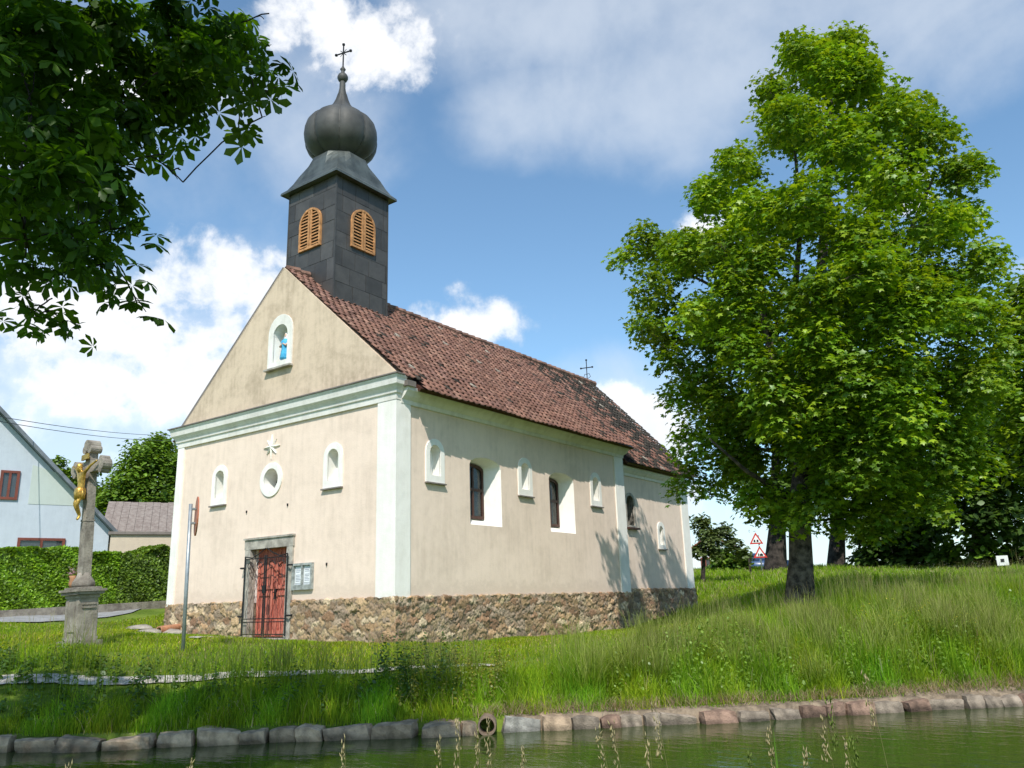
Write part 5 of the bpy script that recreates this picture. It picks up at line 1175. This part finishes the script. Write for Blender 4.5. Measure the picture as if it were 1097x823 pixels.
# white house far behind the trunks
m_whh = plaster('white_house_plaster', (.74, .76, .80), (.6, .62, .66), .4); m_redroof = mat('red_roof', (.42, .13, .08), .8, .2, 4)
for (x, D, w0, hr0, lab) in ((752, 70, 4.5, 3.6, 'white house wall and red roof glimpsed behind the fruit tree'),):
    p = at(x-16, 616, D); v2 = ray(x, 600)[:2]; v2 = v2/np.linalg.norm(v2); gx = np.array([v2[1], -v2[0]])
    gable_house('white_house', lab, p[:2], gx, v2, w0, 7, 2.3, hr0, m_whh, m_redroof, float(hgt(p[0], p[1])), [(1.2, 2.0, 1.0, 1.9)])

# ------------------------------------------------------------ grasses
def blades(P, h, w, lean, cols, tipcols=None, bend=.35):
    """Each blade: a tapering ribbon of two quads and a tip, bent over."""
    n = len(P); a = rng.uniform(0, 2*math.pi, n); d = np.stack([np.cos(a), np.sin(a), np.zeros(n)], 1); b_ = rng.uniform(0, 2*math.pi, n); s = np.stack([np.cos(b_), np.sin(b_), np.zeros(n)], 1)
    ln = np.abs(rng.normal(0, 1, n))*lean; up = np.array([0, 0, 1.])
    p1 = P+up*(h*.45)[:, None]+d*(h*ln*.25)[:, None]; p2 = P+up*(h*.8)[:, None]+d*(h*ln*.62)[:, None]; p3 = P+up*(h*(1-.15*np.minimum(ln, 1)))[:, None]+d*(h*ln*1.05)[:, None]
    W_ = (w/2)[:, None]*s
    V = np.stack([P-W_, P+W_, p1-W_*.85, p1+W_*.85, p2-W_*.5, p2+W_*.5, p3], 1)
    f = np.array([0, 1, 3, 2, 2, 3, 5, 4, 4, 5, 6]); lt = np.array([4, 4, 3])
    F = (f[None]+(np.arange(n)*7)[:, None]).ravel(); L = np.tile(lt, n)
    C = np.repeat(cols[:, None], 7, 1)
    if tipcols is not None: C[:, 4:] = tipcols[:, None]
    return V.reshape(-1, 3), F, L, C.reshape(-1, 3)
def merge(name, parts, m, label, cat):
    Vs, Fs, Ls, Cs, o_ = [], [], [], [], 0
    for V, F, L, C in parts: Vs.append(V); Fs.append(F+o_); Ls.append(L); Cs.append(C); o_ += len(V)
    o = link(name, np_mesh(name, np.concatenate(Vs), np.concatenate(Fs), np.concatenate(Ls), np.concatenate(Cs)), m)
    return tag(o, label, cat, kind='stuff')
def gpts(n, u0, u1, v0, v1, dens=None, snear=None):
    u_ = rng.uniform(u0, u1, n); v_ = rng.uniform(v0, v1, n)
    X = CAM[0]+rgt[0]*u_+fwd[0]*v_; Y = CAM[1]+rgt[1]*u_+fwd[1]*v_
    keep = (v_-bank_v(u_) > .08) & (np.abs(u_) < v_*.70+.6)
    inch = (X > XL-.1) & (X < .12) & (Y > -.1) & (Y < 15.3); keep &= ~inch
    if dens is not None: keep &= rng.random(n) < dens(u_, v_, X, Y)
    X, Y, u_, v_ = X[keep], Y[keep], u_[keep], v_[keep]
    return np.c_[X, Y, hgt(X, Y)-.01], u_, v_
def dist_poly(X, Y, pts):
    d = np.full(X.shape, 1e9)
    for (x0, y0), (x1, y1) in zip(pts, pts[1:]):
        dx, dy = x1-x0, y1-y0; t = np.clip(((X-x0)*dx+(Y-y0)*dy)/(dx*dx+dy*dy), 0, 1); d = np.minimum(d, np.hypot(X-x0-t*dx, Y-y0-t*dy))
    return d
pathmid = [pxy(-150, 700, 13.6), pxy(0, 700, 13.22), pxy(250, 700, 12.92), pxy(440, 700, 12.95), pxy(530, 700, 13.02)]
roadmid = [pxy(-300, 660, 26.5), pxy(0, 660, 25.2), pxy(120, 657, 27.8), pxy(160, 650, 32)]
def pathw(X, Y, u_): 
    return dist_poly(X, Y, pathmid) > (.20-.01*np.clip(u_+4, 0, 6)+.05*np.sin(u_*5))
def vn(x, y, s, seed=0):                              # cheap smooth value noise 0..1
    return .5+.25*np.sin(x*s*1.0+seed)*np.cos(y*s*1.3+seed*2)+.25*np.sin(x*s*2.3+y*s*1.7+seed*3)
GC = np.array([(.165, .285, .014), (.21, .33, .018), (.12, .23, .012), (.26, .35, .022), (.18, .305, .016)])*1.12
def gcol(n, k=1.0, straw=0.0):
    c = GC[rng.integers(0, len(GC), n)]*rng.uniform(.75, 1.3, (n, 1))*k
    s = rng.random(n) < straw; c[s] = np.array([.46, .40, .20])*rng.uniform(.7, 1.2, (s.sum(), 1)); return c
# region masks: how tall the sward stands (0 mown .. 1 tall bank growth)
def tallness(u_, v_, X, Y):
    s = v_-bank_v(u_)
    wl_ = np.clip(2.55-.0*u_, 0, 9); left = np.clip((wl_-s)/.35, 0, 1)*(dist_poly(X, Y, pathmid) > .27)
    up_r = 2.1+np.clip((u_-1.2)/3.0, 0, 1)*3.2+.5*np.sin(u_*2.1); right = np.clip((up_r-s)/.8, 0, 1)
    k = np.clip((u_+.6)/1.2, 0, 1); return left*(1-k)+right*k
# short lawn
P, u_, v_ = gpts(330000, -17, 13, 12, 33, lambda u, v, X, Y: (tallness(u, v, X, Y) < .6)*pathw(X, Y, u)*(dist_poly(X, Y, roadmid) > 2.1)*np.clip(1.25-(v-12)/30, .25, 1))
n = len(P); D_ = np.hypot(u_, v_); mead = np.clip((u_-3.2)/1.5, 0, 1)*np.clip((v_-16.5)/2, 0, 1)
mead = np.maximum(mead, np.clip((v_-25)/4, 0, 1)*(u_ > 4))
h = (.03+.035*rng.random(n)+.035*vn(P[:, 0], P[:, 1], 2.0))*(1+1.2*mead); w = .006+.0006*D_
col = gcol(n, 1.0, .06)*(1+.35*(vn(P[:, 0], P[:, 1], 1.3, 3)-.5))[:, None]; col[:, 0] *= (1+.35*vn(P[:, 0], P[:, 1], .7, 5))
merge('lawn_grass', [blades(P, h, w, .7, col)], m_grass, 'short sunlit lawn grass round the chapel and the cross', 'grass')
# meadow, mid-tall with straw-coloured seed heads
P, u_, v_ = gpts(280000, 1.5, 42, 15.5, 56, lambda u, v, X, Y: ((u > 4.2) | (v > 27))*((X > .8) | (Y > 17))*np.clip(1.1-(v-15)/55, .2, 1)*np.clip((u-3.5)/1.5+(v-24)/6, 0, 1))
n = len(P); D_ = np.hypot(u_, v_); h = (.14+.20*rng.random(n))*(.6+.8*vn(P[:, 0], P[:, 1], .9)); w = .005+.0007*D_
straw = rng.random(n) < (.15+.35*vn(P[:, 0], P[:, 1], .5, 2)); tip = gcol(n, 1.1); straw &= rng.random(n) < .6; tip[straw] = np.array([.50, .42, .24])*rng.uniform(.7, 1.2, (straw.sum(), 1))
merge('meadow_grass', [blades(P, h, w, .45, gcol(n, .95, .08), tip)], m_grass, 'half-tall meadow grass with straw coloured seed heads', 'grass')
# tall bank growth
P, u_, v_ = gpts(380000, -9.5, 13, 9.4, 18.5, lambda u, v, X, Y: (tallness(u, v, X, Y) > rng.random(len(u))*.9+.02)*(.55+.45*(np.hypot(u, v) < 15)))
n = len(P); s_ = v_-bank_v(u_); right = np.clip((u_-.5)/1.5, 0, 1)
cl = vn(P[:, 0], P[:, 1], 2.6, 1)*.6+vn(P[:, 0], P[:, 1], 6.1, 4)*.4
h = (.13+.27*rng.random(n))*(.45+1.0*cl)*(1+.18*right)*np.where(right > .5, np.clip(.5+s_*.9, .3, 1), np.clip(.45+s_*.7, .3, 1)*np.clip((2.75-s_)/.8, .4, 1))
h = np.where((s_ < .14+.10*right) & (rng.random(n) < .75), h*.3, h); h *= np.clip((dist_poly(P[:, 0], P[:, 1], pathmid)-.42)/1.0, .14, 1)
h *= np.where(right > .5, np.clip(1.15-(s_-2.5)*.12, .5, 1), 1)
col = gcol(n, 1.0, .03)*(.62+.75*vn(P[:, 0], P[:, 1], 3.3, 7))[:, None]; col[:, 0] *= .75+.55*vn(P[:, 0], P[:, 1], 1.7, 11)
parts = [blades(P, h, .006+.0055*rng.random(n), .55, col)]
# taller seeding stems in drifts
P, u_, v_ = gpts(42000, -9.5, 13, 9.6, 18.5, lambda u, v, X, Y: (tallness(u, v, X, Y) > .5)*(v-bank_v(u) > .7)*(vn(X, Y, 1.5, 9) > .38)*np.where(u < .4, .55, 1.0)*((u < -5.2)+(u > -4.6) > 0))
n = len(P); h = (.50+.42*rng.random(n))*(.75+.4*vn(P[:, 0], P[:, 1], 1.1, 2)); tip = np.where(rng.random((n, 1)) < .5, np.array([[.32, .25, .14]]), np.array([[.34, .35, .12]]))*rng.uniform(.7, 1.2, (n, 1))
parts.append(blades(P, h, np.full(n, .0055), .22, gcol(n, .9), tip))
for u0_, u1_, n_ in ((-6.6, -5.9, 130), (-4.9, -3.0, 420), (-3.0, -1.6, 260), (-1.6, -.6, 160)):
    nc = n_//16+1; cu = rng.uniform(u0_, u1_, nc); cs = rng.uniform(1.1, 2.2, nc); ci = rng.integers(0, nc, n_)
    uu_ = cu[ci]+rng.normal(0, .09, n_); vv_ = bank_v(uu_)+cs[ci]+rng.normal(0, .07, n_); n = n_
    X_ = CAM[0]+rgt[0]*uu_+fwd[0]*vv_; Y_ = CAM[1]+rgt[1]*uu_+fwd[1]*vv_; P = np.c_[X_, Y_, hgt(X_, Y_)]
    parts.append(blades(P, rng.uniform(.45, .85, n), np.full(n, .006), .42, gcol(n, .7), np.array([[.20, .17, .10]])*rng.uniform(.7, 1.2, (n, 1))))
nc = 60; cu = rng.uniform(.8, 8.5, nc); cs = rng.uniform(.5, 3.2, nc); ci = rng.integers(0, nc, 9500); n = 9500
uu_ = cu[ci]+rng.normal(0, .11, n); vv_ = bank_v(uu_)+np.maximum(.3, cs[ci]+rng.normal(0, .10, n)); X_ = CAM[0]+rgt[0]*uu_+fwd[0]*vv_; Y_ = CAM[1]+rgt[1]*uu_+fwd[1]*vv_
parts.append(blades(np.c_[X_, Y_, hgt(X_, Y_)], rng.uniform(.40, .85, n)*(.7+.4*rng.random(nc))[ci], np.full(n, .008), .45, gcol(n, 1.0)*rng.uniform(.45, 1.1, nc)[ci][:, None], np.array([[.34, .37, .10]])*rng.uniform(.6, 1.3, (n, 1))))
merge('bank_grass', parts, m_grass, 'tall lush grass with seeding stems on the pond bank', 'grass')
# broad-leaved weeds in the bank
def weeds(n, u0, u1, s0, s1, hmin, hmax, size, cols, flower=None, fl=0, dens=None):
    u_ = rng.uniform(u0, u1, n); s_ = rng.uniform(s0, s1, n); v_ = bank_v(u_)+s_; X = CAM[0]+rgt[0]*u_+fwd[0]*v_; Y = CAM[1]+rgt[1]*u_+fwd[1]*v_; Z = hgt(X, Y)
    h = rng.uniform(hmin, hmax, n); k = 16; t_ = np.linspace(.15, 1, k); a = rng.uniform(0, 6.28, (n, 1))+np.arange(k)*2.4
    lx = rng.normal(0, .12, (n, 2)); base = np.c_[X, Y, Z]; R__ = .5*size*(1.3-t_*.7)
    P = base[:, None]+np.stack([np.cos(a)*R__+lx[:, :1]*t_*h[:, None], np.sin(a)*R__+lx[:, 1:]*t_*h[:, None], t_*h[:, None]+0*a], -1)
    nr = np.stack([np.cos(a)*.6, np.sin(a)*.6, np.ones_like(a)], -1)+rng.normal(0, .25, (n, k, 3)); cc = np.repeat(np.array(cols)[rng.integers(0, len(cols), n)], k, 0)*rng.uniform(.8, 1.2, (n*k, 1))
    sc = np.tile(size*(1.25-t_*.7), n)*rng.uniform(.7, 1.2, n*k)
    out = [stamp(simple[0], simple[1], P.reshape(-1, 3), frames(nr.reshape(-1, 3), a.ravel()-math.pi/2, sc), cc)]
    out.append(blades(base, h*1.0, np.full(n, .008), .05, np.array(cols)[rng.integers(0, len(cols), n)]*.7))
    if fl:
        m_ = n*fl; pf = np.repeat(base+np.c_[lx*h[:, None], h], fl, 0)+rng.normal(0, .05, (m_, 3)); out.append(stamp(tvp, [(0, 1, 2, 3)], pf, frames(rng.normal(0, .4, (m_, 3))+[0, 0, 1], rng.uniform(0, 6, m_), rng.uniform(.012, .022, m_)), np.tile(np.array(flower), (m_, 1))))
    return out
lg = [(.20, .33, .03), (.16, .27, .024), (.25, .37, .04)]
pw = weeds(260, 1.2, 6.8, .45, 1.7, .2, .5, .07, lg)+weeds(240, -8, -.6, .4, 2.2, .15, .38, .07, [(.07, .14, .018), (.09, .17, .02)])+weeds(60, -2.0, -.9, .8, 2.2, .4, .75, .075, [(.05, .11, .02), (.06, .12, .015)])+weeds(150, 7, 12, .5, 2.5, .2, .5, .08, lg)+weeds(34, 2.0, 3.4, 1.0, 1.6, .6, .85, .07, lg)
merge('bank_weeds', pw, m_leaf, 'broad leaved green weeds among the bank grass', 'weeds')
merge('goldenrod_patch', weeds(150, -1.55, -.2, .35, 2.3, .25, .55, .05, [(.20, .21, .03), (.26, .24, .03), (.14, .19, .02)], (.50, .42, .04), 3), m_leaf, 'yellow green flowering weeds on the bank above the drain pipe', 'weeds')
merge('buttercup_patch', weeds(60, 5.2, 6.8, 1.0, 2.2, .3, .55, .05, lg, (.75, .60, .02), 5), m_leaf, 'yellow flowers on the bank at the right', 'flowers')
merge('daisy_patch', [w_ for w_ in weeds(14, 4.0, 4.6, 5.2, 6.4, .1, .2, .03, lg, (.8, .8, .76), 6)+weeds(90, 11, 17, 12, 17, .35, .6, .03, lg, (.78, .78, .72), 5)], m_leaf, 'white meadow flowers scattered in the grass', 'flowers')
# straw litter above the right-hand stones
P, u_, v_ = gpts(90000, -.6, 13, 9.5, 13.5, lambda u, v, X, Y: (v-bank_v(u) < .42+.1*np.sin(u*3.3))*(v-bank_v(u) > .1)); n = len(P)
P[:, 2] = np.maximum(P[:, 2], -1.53)
merge('dry_litter', [blades(P+[0, 0, .04], .05+.10*rng.random(n), np.full(n, .006), 1.6, np.array([[.42, .31, .20]])*rng.uniform(.6, 1.2, (n, 1)))], m_grass, 'dry cut grass litter lying above the right edging stones', 'grass litter')
# near-side stalks rising in front of the lens' lower edge
def at_stalk(x, y, D): return at(x, y, D)
stalks = [(75, 818, 3.2), (205, 812, 3.4), (368, 790, 3.0), (470, 788, 3.4), (490, 772, 3.2), (512, 782, 3.6), (522, 770, 3.3), (640, 778, 3.2), (655, 776, 3.5), (700, 752, 3.0), (800, 800, 3.1), (822, 780, 3.4), (862, 800, 2.9), (888, 742, 3.2), (880, 765, 3.4), (912, 786, 3.1), (926, 722, 3.3), (560, 802, 3.2), (694, 790, 2.8), (905, 795, 2.9)]
parts = []
for x, y, D in stalks:
    tp_ = at(x, y, D); bs = tp_+np.array([rng.normal(0, .06), rng.normal(0, .06), 0]); bs[2] = -1.66; Ls_ = tp_[2]-bs[2]; kk = 14; green = rng.random() < .25
    c0 = np.array([(.30, .27, .12)]) if not green else np.array([(.12, .20, .03)])
    ts = np.linspace(0, 1, kk); cv = bs+(tp_-bs)*ts[:, None]; cv[:, 0] += .03*np.sin(ts*3)
    wv_ = .0035*(1-ts*.7); s_ = Rv[:3]*1.0
    V = np.stack([cv-s_*wv_[:, None]/2, cv+s_*wv_[:, None]/2, cv+np.array([.0, .0, 0])+np.r_[fwd, 0]*wv_[:, None]/2], 1).reshape(-1, 3); i = np.arange(kk-1)*3
    F = np.stack([i, i+1, i+4, i+3, i+1, i+2, i+5, i+4, i+2, i, i+3, i+5], 1).ravel(); parts.append((V, F, np.full(3*(kk-1), 4), np.repeat(c0, len(V), 0)))
    ns_ = 26; tt_ = rng.uniform(.84, 1.0, ns_); P = bs+(tp_-bs)*tt_[:, None]+rng.normal(0, .006, (ns_, 3)); ax = np.tile((tp_-bs)/np.linalg.norm(tp_-bs), (ns_, 1))+rng.normal(0, .25, (ns_, 3))
    tv2 = np.array([(0, 0, -.5), (.10, .10, 0), (-.10, .10, 0), (0, -.13, 0), (0, 0, .7)]); tf2 = [(0, 2, 1), (0, 3, 2), (0, 1, 3), (4, 1, 2), (4, 2, 3), (4, 3, 1)]
    parts.append(stamp(tv2, tf2, P, frames(ax, rng.uniform(0, 6, ns_), rng.uniform(.016, .026, ns_)), np.repeat((np.array([(.50, .42, .24)]) if not green else np.array([(.20, .26, .06)])), ns_, 0)*rng.uniform(.75, 1.2, (ns_, 1))))
for x, y, D in [(296, 775, 2.9), (552, 762, 2.8), (828, 778, 3.0), (905, 800, 3.2), (560, 790, 3.0)]:
    tp_ = at(x, y, D); P = np.array([[tp_[0], tp_[1], -1.66]]); V, F, L, C = blades(P, np.array([tp_[2]+1.66]), np.array([.022]), .02, np.array([(.12, .24, .03)])); parts.append((V, F, L, C))
merge('near_bank_grass', parts, m_grass, 'pale seeding grass stalks rising from the near bank at the bottom edge', 'grass')
